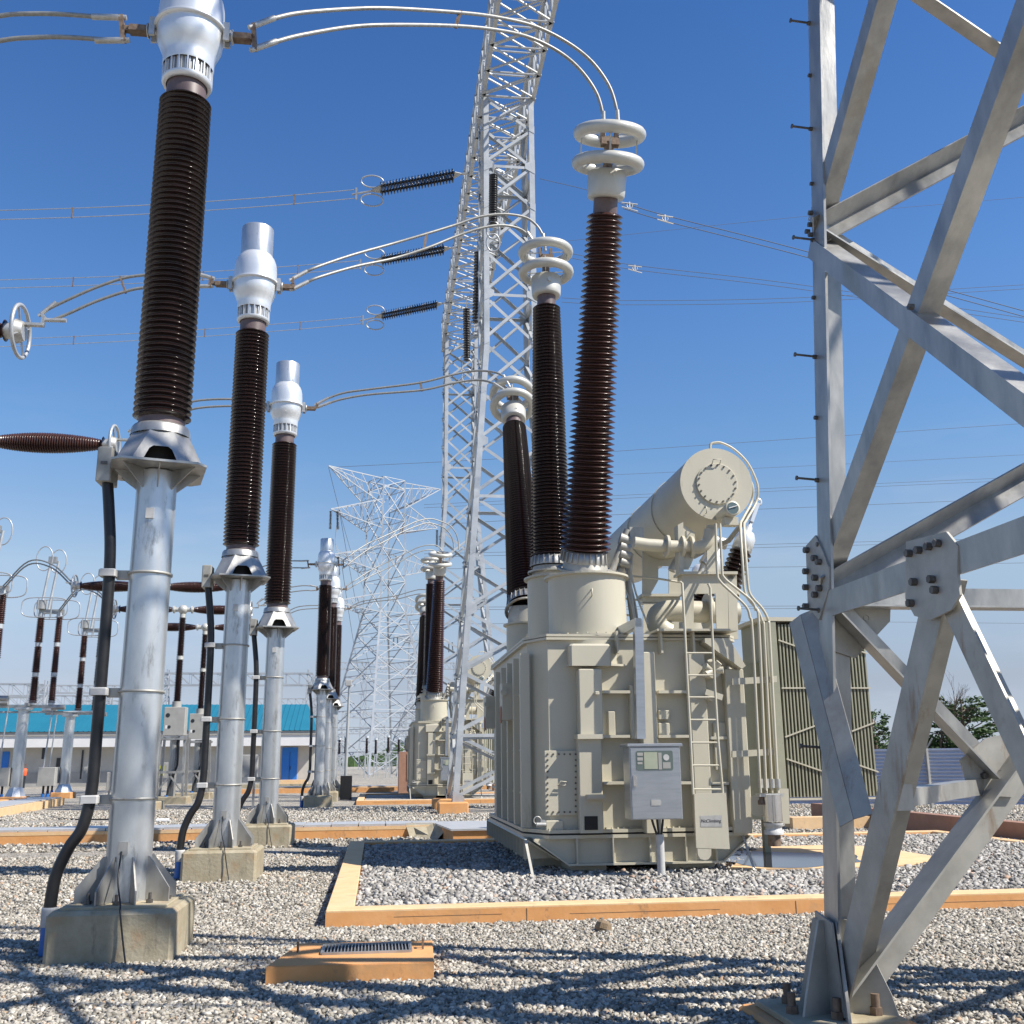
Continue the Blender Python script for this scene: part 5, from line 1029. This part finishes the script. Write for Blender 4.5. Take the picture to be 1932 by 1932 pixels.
# ------------------------------------------------------------------ disconnector posts at left
def make_disc(x, y, label):
    t = thing('disconnector', label, 'disconnector', (x, y, 0), 'ringed double post disconnectors at left')
    k = MB(); k.lathe([(.27, .3), (.24, 4.1)], (x-.35, y, 0), seg=24); k.lathe([(.45, .3), (.28, .7)], (x-.35, y, 0), seg=8, smooth=False); k.cyl((x-.35, y, 4.1), (x-.35, y, 4.2), .4, 20); k.build('column', 'galvpipe', t)
    k = MB(); k.bbox(x-.85, x+.15, y-.5, y+.5, -.05, .3, .03); k.build('footing', 'kerb', t)
    k = MB(); k.bar((x-1.6, y, 4.25), (x+1.4, y, 4.25), .2, .12); k.bar((x-.1, y-.6, 4.32), (x-.1, y+.6, 4.32), .12); k.cyl((x-1.7, y-.2, 4.42), (x-1.0, y-.2, 4.42), .12, 12); k.cyl((x+.9, y-.2, 4.2), (x+1.5, y-.2, 4.2), .11, 12); k.build('cross_frame', 'galv', t)
    for i, dx in enumerate((0, .82)):
        for j in range(3):
            z0 = 4.4+j*1.38; k = MB(); sheds(k, (x+dx, y, z0), (0, 0, 1), 1.18, .19-.02*i, .17-.02*i, 15, .72, 16); k.build('post_insulator', 'porcred', t)
        k = MB()
        for z in (4.32, 5.6, 6.98, 8.36): k.cyl((x+dx, y, z), (x+dx, y, z+.18), .14, 14)
        k.build('joint_cap', 'galvfar', t)
    for dx in (-.15, .2): k = MB(); k.cyl((x+dx+.1, y, 8.7), (x+dx+.35, y, 11.0), .06, 10); k.build('arm', 'galvfar', t)
    k = MB(); k.bar((x-.1, y, 8.6), (x+1.0, y, 8.6), .18, .2); k.box(x+.1, x+.45, y-.1, y+.1, 10.9, 11.2); k.cyl((x, y-.1, 8.7), (x, y-.1, 9.1), .22, 14); k.build('contact_head', 'galv', t)
    for dy in (-.35, .35):
        k = MB(); c = V((x+.4+dy*.5, y+dy, 8.75)); k.tube([c+V((1.02*math.copysign(abs(math.cos(a))**.5, math.cos(a)), 0, .46*math.copysign(abs(math.sin(a))**.5, math.sin(a)))) for a in [i*math.pi/14 for i in range(28)]], .026, 8, True)
        k.bar(c+V((-.3, 0, .45)), c+V((-.3, 0, -.45)), .04); k.bar(c+V((.3, 0, .45)), c+V((.3, 0, -.45)), .04); k.build('corona_loop', 'ringgrey', t)
        k = MB(); c = V((x+.22+dy*.6, y+dy, 11.05)); k.ring(c, (0, 1, 0), .5, .026, 30, 8, .72, 1.15); k.build('corona_loop', 'ringgrey', t)
    k = MB(); k.cyl((x-1.15, y-.1, 1.3), (x-1.0, y-.1, 4.2), .035, 8); k.cyl((x+.75, y-.1, 1.3), (x+.95, y-.1, 4.4), .035, 8); k.build('drive_rod', 'galvfar', t)
    for dx in (-1.35, .6):
        k = MB(); k.bbox(x+dx, x+dx+.75, y-.3, y+.1, .75, 1.55, .02); b_ = k.build('drive_box', 'gbox', t)
        k = MB(); k.cyl((x+dx+.25, y-.1, -.02), (x+dx+.25, y-.1, .4), .07, 12); k.cyl((x+dx+.45, y-.1, -.02), (x+dx+.45, y-.1, .4), .07, 12); k.build('pipe', 'blue', t)
        k = MB(); k.cyl((x+dx+.25, y-.1, .4), (x+dx+.25, y-.1, .76), .05, 10); k.cyl((x+dx+.45, y-.1, .4), (x+dx+.45, y-.1, .76), .05, 10); k.build('cable', 'black', t)
    return t
d0 = make_disc(-15.65, 50.0, 'disconnector with tall twin arms and rings, fully seen left of the nearest column')
copy_tree(d0, (.1, 7.0, 0), 'further disconnector with twin arms, between the first one and the nearest column'); copy_tree(d0, (-.3, -6.6, 0), 'disconnector cut off by the left picture edge')
line('link_pipe', curve((-24, 50, 4.0), (-13, 50, 4.0)), .05, 'thin horizontal steel pipe linking the disconnector columns', cat='pipe', group=None, m='galvfar')
for (a, b_, lb) in (((-15.2, 43.4, 8.6), (-9.9+.0, 41.0, 8.5), 'slack twin wire from the left edge disconnector to the far breaker'), ((-14.9, 50, 8.6), (-11.9, 47.2, 8.4), 'slack twin wire from the middle disconnector to the breaker'), ((-14.7, 57, 8.6), (-11.8, 53.4, 8.4), 'slack twin wire from the further disconnector to the rear breaker')):
    a = V(a); b_ = V(b_) if b_[0] > -10 else V(b_); e = V((BX-3.1, b_[1], 8.45)); pts = spline([a, a.lerp(e, .35)+V((0, 0, .95)), a.lerp(e, .7)+V((0, 0, .75)), e], 6); line('jumper', pts, .03, lb, twin=.14, group='slack jumpers at the far breakers')
# yard marshalling boxes
def kiosk(u, v, Y, w_, h_, label, sign=True):
    c = at(u, v, Y=Y); t = thing('control_box', label, 'control box', (c.x, Y, 0), 'small grey yard boxes')
    k = MB(); k.bbox(c.x-w_/2, c.x+w_/2, Y-.2, Y+.2, c.z-h_/2, c.z+h_/2, .02); k.build('box', 'gbox', t)
    k = MB(); k.bar((c.x-w_*.35, Y, 0), (c.x-w_*.35, Y, c.z-h_/2), .08); k.bar((c.x+w_*.35, Y, 0), (c.x+w_*.35, Y, c.z-h_/2), .08); k.build('stand', 'galv', t)
    if sign:
        k = MB(); k.box(c.x-w_*.4, c.x-.02, Y-.215, Y-.203, c.z-.25, c.z+.2); k.build('warning_sign', 'yellow', t); k = MB(); s = c.x-w_*.21; k.prism([(s-.09, Y-.218, c.z-.12), (s+.09, Y-.218, c.z-.12), (s, Y-.218, c.z+.08)], (0, -.002, 0)); k.build('warning_symbol', 'ink', t)
    return t
kiosk(312, 1453, 52, .9, .7, 'small white and yellow box with a warning sign, close left of the nearest column')
kiosk(253, 1470, 54, .8, .7, 'small grey box with round yellow sign by the black cable')
kiosk(218, 1474, 56, .8, .9, 'plain grey box left of the yellow signed ones', False)
kiosk(467, 1445, 40, .75, .8, 'grey concrete topped box behind the second and third columns', False)
# people and barrow at the left edge are only a spot of orange clothing in the doorway
# control building
BY = 88.0
z = lambda v: at(300, v, Y=BY).z
t = thing('control_building', 'long low building with teal sheet roof, white fascia and blue doors at the left', 'building', (-25, BY+5, 0))
xr = at(592, 1440, Y=BY).x; xl = -60
k = MB(); k.box(xl, xr, BY, BY+10, 0, z(1408)); k.build('wall', 'wall', t)
k = MB(); k.box(xl, at(330, 1440, Y=BY).x, BY-.06, BY, 0, z(1455)+.0); k.build('plinth_wall', 'wallblock', t)
k = MB(); k.box(xl, xr+.5, BY-1.3, BY+11.2, z(1409), z(1388)); k.build('fascia', 'fascia', t)
k = MB(); k.box(xl, xr+.6, BY-1.4, BY+11.3, z(1388), z(1381)); k.build('gutter', 'gbox', t)
ys, zt_, zb = BY+2.6, at(300, 1334, Y=BY+2.6).z, z(1381)+.02
k = MB(); y0_, y1_ = BY-1.5, BY+11.4; rx = at(577, 1336, Y=ys).x; ex = at(600, 1381, Y=y0_).x
k.add([(xl, y0_, zb), (ex, y0_, zb), (rx, ys+2, zt_+.3), (xl, ys+2, zt_+.3)], [(0, 1, 2, 3)]); k.add([(xl, y1_, zb), (ex, y1_, zb), (rx, ys+2, zt_+.3), (xl, ys+2, zt_+.3)], [(3, 2, 1, 0)]); k.add([(ex, y0_, zb), (ex, y1_, zb), (rx, ys+2, zt_+.3)], [(0, 1, 2)])
rf = k.build('roof', 'teal', t)
k = MB(); n = V((0, -(zt_+.3-zb), ys+2-y0_)).normalized()
x = xl
while x < rx: k.bar(V((x, y0_, zb+.02)), V((x, ys+2, zt_+.32)), .07, .05); x += .42
k.build('roof_ribs', 'teal', rf)
def dr(u0, u1, v0, v1, nm, m, dy=.1):
    a = at(u0, v1, Y=BY-dy); b_ = at(u1, v0, Y=BY-dy); k = MB(); k.box(a.x, b_.x, BY-dy, BY+.02, a.z, b_.z); return k.build(nm, m, t)
db = dr(530, 562, 1410, 1472, 'door', 'door'); k = MB(); c = at(546, 1450, Y=BY-.13); k.box(c.x-.01, c.x+.01, BY-.13, BY-.1, c.z-1.2, c.z+1.3); k.bar(c+V((.06, 0, -.1)), c+V((.06, 0, .2)), .04); k.build('door_split', 'ink', db)
dr(0, 18, 1392+26, 1466, 'door', 'door'); dr(20, 36, 1420, 1472, 'opening', 'darkgap', .08); dr(104, 114, 1430, 1462, 'window', 'glassdark', .08); dr(150, 158, 1415, 1470, 'window', 'glassdark', .08); dr(78, 86, 1395+15, 1432, 'window', 'glassdark', .08)
k = MB(); a = at(520, 1475, Y=BY-1); b_ = at(580, 1475, Y=BY-1); k.box(a.x, b_.x, BY-1.6, BY-.12, 0, .35); k.build('door_step', 'kerbtop', t)
# person standing by the open door far away
pc = at(44, 1455, Y=84); t = thing('person', 'distant person in an orange vest beside the open door at the left', 'person', (pc.x, 84, 0))
k = MB(); x = pc.x
k.tube(spline([(x, 84, 0), (x+.02, 84, .45), (x+.06, 84, .9), (x+.08, 84, 1.2), (x+.08, 84, 1.42), (x+.08, 84, 1.55), (x+.08, 84, 1.72), (x+.08, 84, 1.78)], 3), .1, 10, rs=None); k.build('body', 'skin', t)
k = MB(); k.lathe([(.13, .88), (.17, .95), (.19, 1.2), (.2, 1.38), (.1, 1.46)], (x+.08, 84, 0), seg=14); k.build('vest', 'orange', t)
k = MB(); k.lathe([(.16, 0), (.15, .5), (.17, .9)], (x+.05, 84, .02), seg=12); k.build('trousers', 'glassdark', t)
# ------------------------------------------------------------------ pylon
def pylon(cx, cy_, h, bw, ww, wh, arms, label, sc=1., m='pylon', dirv=(-.82, -.57)):
    t = thing('lattice_pylon', label, 'pylon', (cx, cy_, 0), 'lattice pylons'); D_ = V((dirv[0], dirv[1], 0)).normalized(); N_ = V((-D_.y, D_.x, 0)); c0 = V((cx, cy_, 0))
    def hw(z_): return bw+(ww-bw)*z_/wh if z_ < wh else ww*(1-.12*(z_-wh)/(h-wh))
    def Q(i, z_): s = hw(z_); a, b = ((-1, -1), (1, -1), (1, 1), (-1, 1))[i]; return c0+D_*(a*s)+N_*(b*s)+V((0, 0, z_))
    for i in range(4):
        k = MB(); k.bar(Q(i, 0), Q(i, wh), .28*sc); k.bar(Q(i, wh), Q(i, h), .2*sc); k.build('leg', m, t)
    lv = [0, wh*.27, wh*.5, wh*.7, wh*.86, wh]; u = wh; 
    while u < h-1: u += ww*2.1; lv.append(min(u, h))
    for i in range(4):
        k = MB(); j = (i+1) % 4
        for a, b in zip(lv, lv[1:]):
            k.bar(Q(i, a), Q(j, b), .11*sc); k.bar(Q(j, a), Q(i, b), .11*sc); k.bar(Q(i, b), Q(j, b), .09*sc)
            if b <= wh:
                ma = (Q(i, a)+Q(j, b))/2
                for w0 in (i, j): k.bar(ma, Q(w0, (a+b)/2), .09*sc); k.bar((Q(w0, a)+ma)/2, Q(w0, a*.7+b*.3), .08*sc); k.bar((Q(w0, b)+ma)/2, Q(w0, a*.3+b*.7), .08*sc)
        k.build('lattice_face', m, t)
    for (za, zb_, ln, tip) in arms:
        for s in (1, -1):
            k = MB(); tp = c0+D_*(s*ln)+V((0, 0, tip)); cs = [i for i in range(4) if (((-1, -1), (1, -1), (1, 1), (-1, 1))[i][0] == s)]
            for i in cs:
                k.bar(Q(i, za), tp, .13*sc); k.bar(Q(i, zb_), tp, .13*sc)
                for q in range(5):
                    f0, f1 = q/5, (q+1)/5; k.bar(Q(i, za).lerp(tp, f0), Q(i, zb_).lerp(tp, f1), .08*sc); k.bar(Q(i, za).lerp(tp, f1), Q(i, zb_).lerp(tp, f1), .07*sc)
            for q in range(1, 6): k.bar(Q(cs[0], za).lerp(tp, q/6), Q(cs[1], za).lerp(tp, q/6), .07*sc); k.bar(Q(cs[0], za).lerp(tp, (q-1)/6), Q(cs[1], za).lerp(tp, q/6), .07*sc)
            k.build('cross_arm', m, t)
            if za < h-6:
                k = MB(); disc_string(k, tp+V((0, 0, -.3)), tp+V((0, 0, -3.0)), .22, 14); disc_string(k, tp+V((.9, 0, -.3)), tp+V((1.1, 0, -3.0)), .22, 14); k.build('insulator', 'dark_ins', t)
    return t
pb_ = at(733, 1458, Y=150)
zz = lambda v, Y=150: at(735, v, Y=Y).z
ht = zz(908)
pylon(at(722, 1300, Y=150).x, 150, ht, 6.4, 2.2, zz(1158), [(zz(960), zz(912), 10.2, zz(902)), (zz(1004), zz(950), 9.6, zz(979)), (zz(1086), zz(1038), 9.2, zz(1061)), (zz(1160), zz(1125), 9.0, zz(1146))], 'large white lattice pylon with four pairs of cross arms behind the yard')
# jumper loop under the second left arm
c = at(640, 962, Y=146); P = [c, c+V((-.4, 0, -5)), c+V((1.0, 0, -6.6)), c+V((4, 0, -6.2)), c+V((7.5, 0, -3.5)), c+V((10, 0, .2))]
line('pylon_jumper', spline(P, 5), .035, 'slack jumper loop under the upper left arm of the pylon', twin=.4, group='pylon jumpers')
for a, b_, lb in (((620, 882), (690, 1120), 'thin wire falling from the pylon top arm, outermost'), ((640, 962), (705, 1290), 'thin wire falling from the second left arm'), ((644, 1060), (690, 1330), 'thin wire falling from the third left arm')):
    p0 = at(*a, Y=145); p1 = at(*b_, Y=260); line('falling_wire', curve(p0, p1, 1.5), .035, lb, m='farwire', group='thin wires behind the pylon')
# smaller lattice gantries far behind
def gantry(u0, u1, vt, vb, Y, label, n=2, m='pylon', base=1462, depth=1.2):
    a = at(u0, vt, Y=Y); b_ = at(u1, vt, Y=Y); zt2 = (a.z+b_.z)/2; zb2 = (at(u0, vb, Y=Y).z+at(u1, vb, Y=Y).z)/2; t = thing('far_gantry', label, 'gantry', ((a.x+b_.x)/2, Y, 0), 'distant lattice gantries')
    k = MB()
    for dy in (0, depth):
        k.bar((a.x, Y+dy, zt2), (b_.x, Y+dy, zt2), .14); k.bar((a.x, Y+dy, zb2), (b_.x, Y+dy, zb2), .14); nn = max(4, int((b_.x-a.x)/1.3))
        for i in range(nn): x0 = a.x+(b_.x-a.x)*i/nn; x1 = a.x+(b_.x-a.x)*(i+1)/nn; k.bar((x0, Y+dy, zt2), (x1, Y+dy, zb2), .08); k.bar((x1, Y+dy, zt2), (x1, Y+dy, zb2), .06)
    k.build('girder', m, t)
    for i in range(n):
        x = a.x+(b_.x-a.x)*(i+.0)/(max(1, n-1)); k = MB(); s0, s1 = .9, .5
        for sx2 in (-1, 1):
            for sy2 in (-1, 1): k.bar((x+sx2*s0, Y+.6+sy2*s0, 0), (x+sx2*s1, Y+.6+sy2*s1, zt2+.4), .14)
        for q in range(9):
            f0, f1 = q/9, (q+1)/9; w0 = s0+(s1-s0)*f0; w1 = s0+(s1-s0)*f1; z0, z1 = zt2*f0, zt2*f1
            for sy2 in (-1, 1): k.bar((x-w0, Y+.6+sy2*w0, z0), (x+w1, Y+.6+sy2*w1, z1), .08); k.bar((x+w0, Y+.6+sy2*w0, z0), (x-w1, Y+.6+sy2*w1, z1), .08)
            for sx2 in (-1, 1): k.bar((x+sx2*w0, Y+.6-w0, z0), (x+sx2*w1, Y+.6+w1, z1), .08)
        k.build('column', m, t)
    return t
gantry(-40, 75, 1290, 1315, 120, 'distant gantry at the left edge above the teal roof'); gantry(60, 262, 1293, 1307, 170, 'distant gantry behind the disconnectors')
gantry(-30, 200, 1312, 1330, 140, 'lower distant gantry over the teal roof at far left'); gantry(306, 590, 1270, 1292, 110, 'distant gantry between the nearest and second columns', 3); gantry(150, 275, 1322, 1334, 200, 'farthest gantry just over the roof ridge')
gantry(455, 600, 1318, 1334, 190, 'distant gantry girder low over the roof between the columns'); gantry(640, 800, 1372, 1384, 200, 'distant low gantry behind the pylon feet', 3); gantry(650, 815, 1344, 1354, 240, 'farthest gantry behind the pylon', 4)
gantry(600, 860, 1250, 1262, 260, 'tall thin gantry behind the pylon', 4); gantry(905, 960, 1330, 1340, 190, 'distant gantry behind the second transformer')
pylon(at(795, 1300, Y=270).x, 270, at(795, 1165, Y=270).z, 7, 2.6, at(795, 1330, Y=270).z, [(at(795, 1215, Y=270).z, at(795, 1195, Y=270).z, 9, at(795, 1205, Y=270).z)], 'smaller pylon right behind the large one', 1.1)
# equipment clutter under the pylon: rows of small post insulators
protoP = thing('far_post', 'small far post insulator on a steel stand behind the pylon feet', 'post insulator', (-6, 120, 0), 'far post insulators')
k = MB(); k.bar((-6.25, 120, 0), (-6.1, 120, 2.6), .14); k.bar((-5.75, 120, 0), (-5.9, 120, 2.6), .14); k.bar((-6.3, 120, 2.6), (-5.7, 120, 2.6), .2); k.bar((-6.2, 120, .9), (-5.8, 120, 1.8), .08); k.build('stand', 'galvfar', protoP)
k = MB(); sheds(k, (-6, 120, 2.7), (0, 0, 1), 1.7, .2, .17, 10, .6, 10); k.build('post', 'porc', protoP); k = MB(); k.cyl((-6, 120, 4.4), (-6, 120, 4.6), .2, 10); k.build('cap', 'alu', protoP)
for i, (x, y) in enumerate([(-3.5, 118), (-1.2, 121), (1.2, 119), (3.4, 122), (5.2, 118), (-7.5, 126), (-4.6, 130), (-.2, 132), (2.6, 130), (6.0, 128), (12.5, 124), (15, 120)]): copy_tree(protoP, (x+6, y-120, 0))
# lamp post with black box
lb_ = at(653, 1503, Z=0); Y = 52.0
x = at(651, 1480, Y=Y).x; t = thing('lamp_post', 'slim white lamp post with a small floodlight, left of the pylon', 'lamp post', (x, Y, 0)); tp = at(656, 1290, Y=Y).z
k = MB(); k.cyl((x, Y, 0), (x+.08, Y, tp), .085, 12, .06); k.build('pole', 'galvfar', t); k = MB(); k.bar((x, Y, tp), (x+.7, Y, tp+.45), .06); k.bbox(x-.12, x+.2, Y-.15, Y+.15, tp-.1, tp+.18, .02); k.build('floodlight', 'tape', t)
x2 = at(653, 1485, Y=49).x; k = MB(); k.bbox(x2-.26, x2+.26, 48.8, 49.2, 0, 1.05, .01); k.box(x2-.22, x2-.1, 48.79, 48.8, .12, .2)
k.stand('black_box', 'black', 'upright black box on the gravel at the foot of the lamp post', 'box')
# brown pillar
Y = 58; a = at(752, 1485, Y=Y); b_ = at(784, 1418, Y=Y); t = thing('brown_pillar', 'brown painted fire wall end standing left of the second transformer', 'wall', (a.x, Y, 0))
k = MB(); k.box(a.x, b_.x, Y, Y+2.0, 0, b_.z); k.build('wall', 'brownbox', t); k = MB(); k.box(a.x+.45, b_.x-.1, Y-.04, Y-.003, .7, b_.z-.1); k.build('panel', 'kerb', t)
# kerbs further back
def wall_strip(name, pts, h, w, m, label, cat='kerb', group='low kerbs further back'):
    t = thing(name, label, cat, (pts[0][0], pts[0][1], 0), group)
    for a, b_ in zip(pts, pts[1:]):
        k = MB(); a3 = V((a[0], a[1], h/2)); b3 = V((b_[0], b_[1], h/2)); k.bar(a3, b3, w, h); k.build('kerb_side', m, t)
    return t
wall_strip('low_kerb', [(9.6, 24.1), (11.5, 24.1)], .28, .5, 'kerbtop', 'pale kerb stub between the radiator and the brown low wall')
wall_strip('low_wall', [(11.8, 27.6), (11.75, 17.0)], .44, .3, 'brownbox', 'brown low wall at right in front of the corrugated fence', 'low wall')
wall_strip('low_kerb', [(-8, 61), (1, 61)], .25, .5, 'kerb', 'far orange kerb beside the lamp post')
wall_strip('low_kerb', [(-13, 75), (-4, 75)], .25, .6, 'conc', 'pale kerb near the building')
wall_strip('low_kerb', [(-18, 42.5), (-14.4, 42.5), (-14.4, 46)], .35, .3, 'kerb', 'beige kerb around the disconnector base at left')
# ------------------------------------------------------------------ fence and trees
fp = [at(1600, 1520, Z=0)]; f0 = V((14.0, 34.5, 0)); f1 = V((24.5, 28.9, 0)); fd = (f1-f0).normalized(); fn = V((fd.y, -fd.x, 0)); hF = 1.85
f0 = f0-fd*3
t = thing('corrugated_fence', 'blue grey corrugated sheet fence at the right', 'fence', tuple(f0))
k = MB(); ns = 15
prof = [(0.0 if i % 2 else .07, .15+i*(hF-.15)/(2*ns)) for i in range(2*ns+1)]
a = [f0+fn*d+V((0, 0, z_)) for d, z_ in prof]; Lf = 14.5
b_ = [p+fd*Lf for p in a]; k.add(a+b_, [(i, i+1, len(a)+i+1, len(a)+i) for i in range(len(a)-1)]); k.prism([f0+V((0, 0, hF))-fn*.05, f0+fn*.06+V((0, 0, hF)), f0+fn*.06+V((0, 0, hF+.05)), f0-fn*.05+V((0, 0, hF+.05))], fd*Lf); k.build('sheet', 'corr', t)
for s in (1.4, 4.35, 7.3, 10.25, 13.2):
    p = f0+fd*s+fn*.1; k = MB(); k.bar(p, p+V((0, 0, hF+.05)), .07, .1); k.bar(p+V((0, 0, hF+.03)), p+fd*.22+V((0, 0, hF+.38)), .05, .05); k.bar(p+V((0, 0, hF+.03)), p-fd*.22+V((0, 0, hF+.38)), .05, .05); k.build('post', 'galvdull', t)
def leafy(name, x, y, base, h, w_, label, layers=9, n=2600, seed=1, trunk=.18, size=.3, flat=.35, gaps=.0):
    rs = random.Random(seed); t = thing(name, label, 'tree', (x, y, 0), 'trees beyond the fence')
    k = MB(); k.tube(spline([(x, y, 0), (x+.1, y, h*.4), (x-.05, y, h*.75), (x, y, h*.97)], 4), trunk, 10, rs=[trunk*(1-.8*i/12) for i in range(13)])
    cl = []
    for j in range(layers):
        z_ = base+(h-base)*(j+.3)/layers; rad = w_*math.sin(math.pi*min(1, (.22+.78*(1-(z_-base)/(h-base)))**.8*.62)); m_ = 4+int(rad*2.2)
        for q in range(m_):
            a = rs.uniform(0, 2*math.pi); rr2 = rad*rs.uniform(.35, 1.05); cx_, cy2 = x+rr2*math.cos(a), y+rr2*math.sin(a)
            cl.append((cx_, cy2, z_+rs.uniform(-.25, .25), rs.uniform(.45, .95)*w_*.27)); k.tube([(x, y, z_-.5), (cx_, cy2, z_-.1)], .03, 5)
    k.build('trunk', 'bark', t); k = MB()
    for i in range(n):
        c = rs.choice(cl); a = rs.uniform(0, 2*math.pi); q = math.sqrt(rs.random())*c[3]; p = V((c[0]+q*math.cos(a)*1.35, c[1]+q*math.sin(a)*1.35, c[2]+rs.gauss(0, 1)*c[3]*flat))
        d1 = V((rs.gauss(0, 1), rs.gauss(0, 1), rs.gauss(0, .35))).normalized(); d2 = V((rs.gauss(0, 1), rs.gauss(0, 1), rs.gauss(0, .6))); d2 = (d2-d1*d2.dot(d1)).normalized(); s = size*rs.uniform(.5, 1.1)
        k.add([p-d1*s*.5, p+d2*s*.25, p+d1*s*.6, p-d2*s*.25], [(0, 1, 2, 3)])
    k.build('crown', 'leaf', t); return t
TY = 50
c = at(1822, 1400, Y=TY); leafy('layered_tree', c.x, TY, at(1822, 1425, Y=TY).z-.4, at(1822, 1325, Y=TY).z+.2, 2.0, 'dense green tree with layered flat branches behind the fence', 10, 5200, 3, size=.26, flat=.16)
c = at(1650, 1400, Y=TY); leafy('bushy_tree', c.x, TY, at(1650, 1440, Y=TY).z, at(1650, 1342, Y=TY).z, .9, 'narrow dark tree peeping out right of the radiator', 8, 1900, 5, size=.22)
c = at(1745, 1400, Y=TY+2); leafy('bushy_tree', c.x, TY+2, .8, at(1745, 1385, Y=TY+2).z, 1.4, 'low dark bush between the two trees', 6, 2300, 8, size=.24)
c = at(1885, 1410, Y=TY+3); leafy('bushy_tree', c.x, TY+3, .5, at(1885, 1398, Y=TY+3).z, 1.8, 'low bush right of the layered tree', 6, 2300, 9, size=.24)
c = at(1770, 1400, Y=TY+1); t = thing('bare_tree', 'leafless thin tree standing behind the layered green tree', 'tree', (c.x, TY+1, 0), 'trees beyond the fence'); k = MB(); rs = random.Random(4)
def twig(p, d, ln, r, dep):
    q = p+d*ln; k.tube([p, q], r, 5, rs=[r, r*.65])
    if dep:
        for _ in range(3 if dep > 1 else 2): twig(p.lerp(q, rs.uniform(.5, 1)), (d+V((rs.gauss(0, .35), rs.gauss(0, .35), rs.uniform(-.05, .35)))).normalized(), ln*rs.uniform(.55, .8), r*.6, dep-1)
twig(V((c.x, TY+1, 0)), V((.05, 0, 1)), 2.6, .07, 5); k.build('trunk', 'bark', t)
# distant low tree line
k = MB(); rs = random.Random(11)
for i in range(2600):
    x = rs.uniform(-260, 420); y = 520+rs.uniform(-20, 40); h = 5+3*math.sin(x*.03)+2*math.sin(x*.11)+rs.uniform(-1, 1.5); zc = rs.uniform(0, h); s = rs.uniform(2, 4); a = rs.uniform(0, 3.14)
    k.add([(x-s*math.cos(a), y, zc-s*.6), (x+s, y+1, zc-s*.4), (x+s*.6, y, zc+s*.7), (x-s*.7, y+1, zc+s*.6)], [(0, 1, 2, 3)])
tag(k.build('tree_line', 'leaf'), 'far tree line on the horizon', 'trees', kind='stuff')
# yard cable lying on the gravel at left
k = MB(); k.tube(spline([at(0, 1520, Z=.02), at(38, 1520, Z=.02), at(60, 1532, Z=.02), at(110, 1544, Z=.02), at(190, 1546, Z=.02), at(250, 1545, Z=.02)], 5), .025, 6)
k.stand('ground_cable', 'black', 'thin cable lying on the gravel at the left edge behind the trench', 'cable')
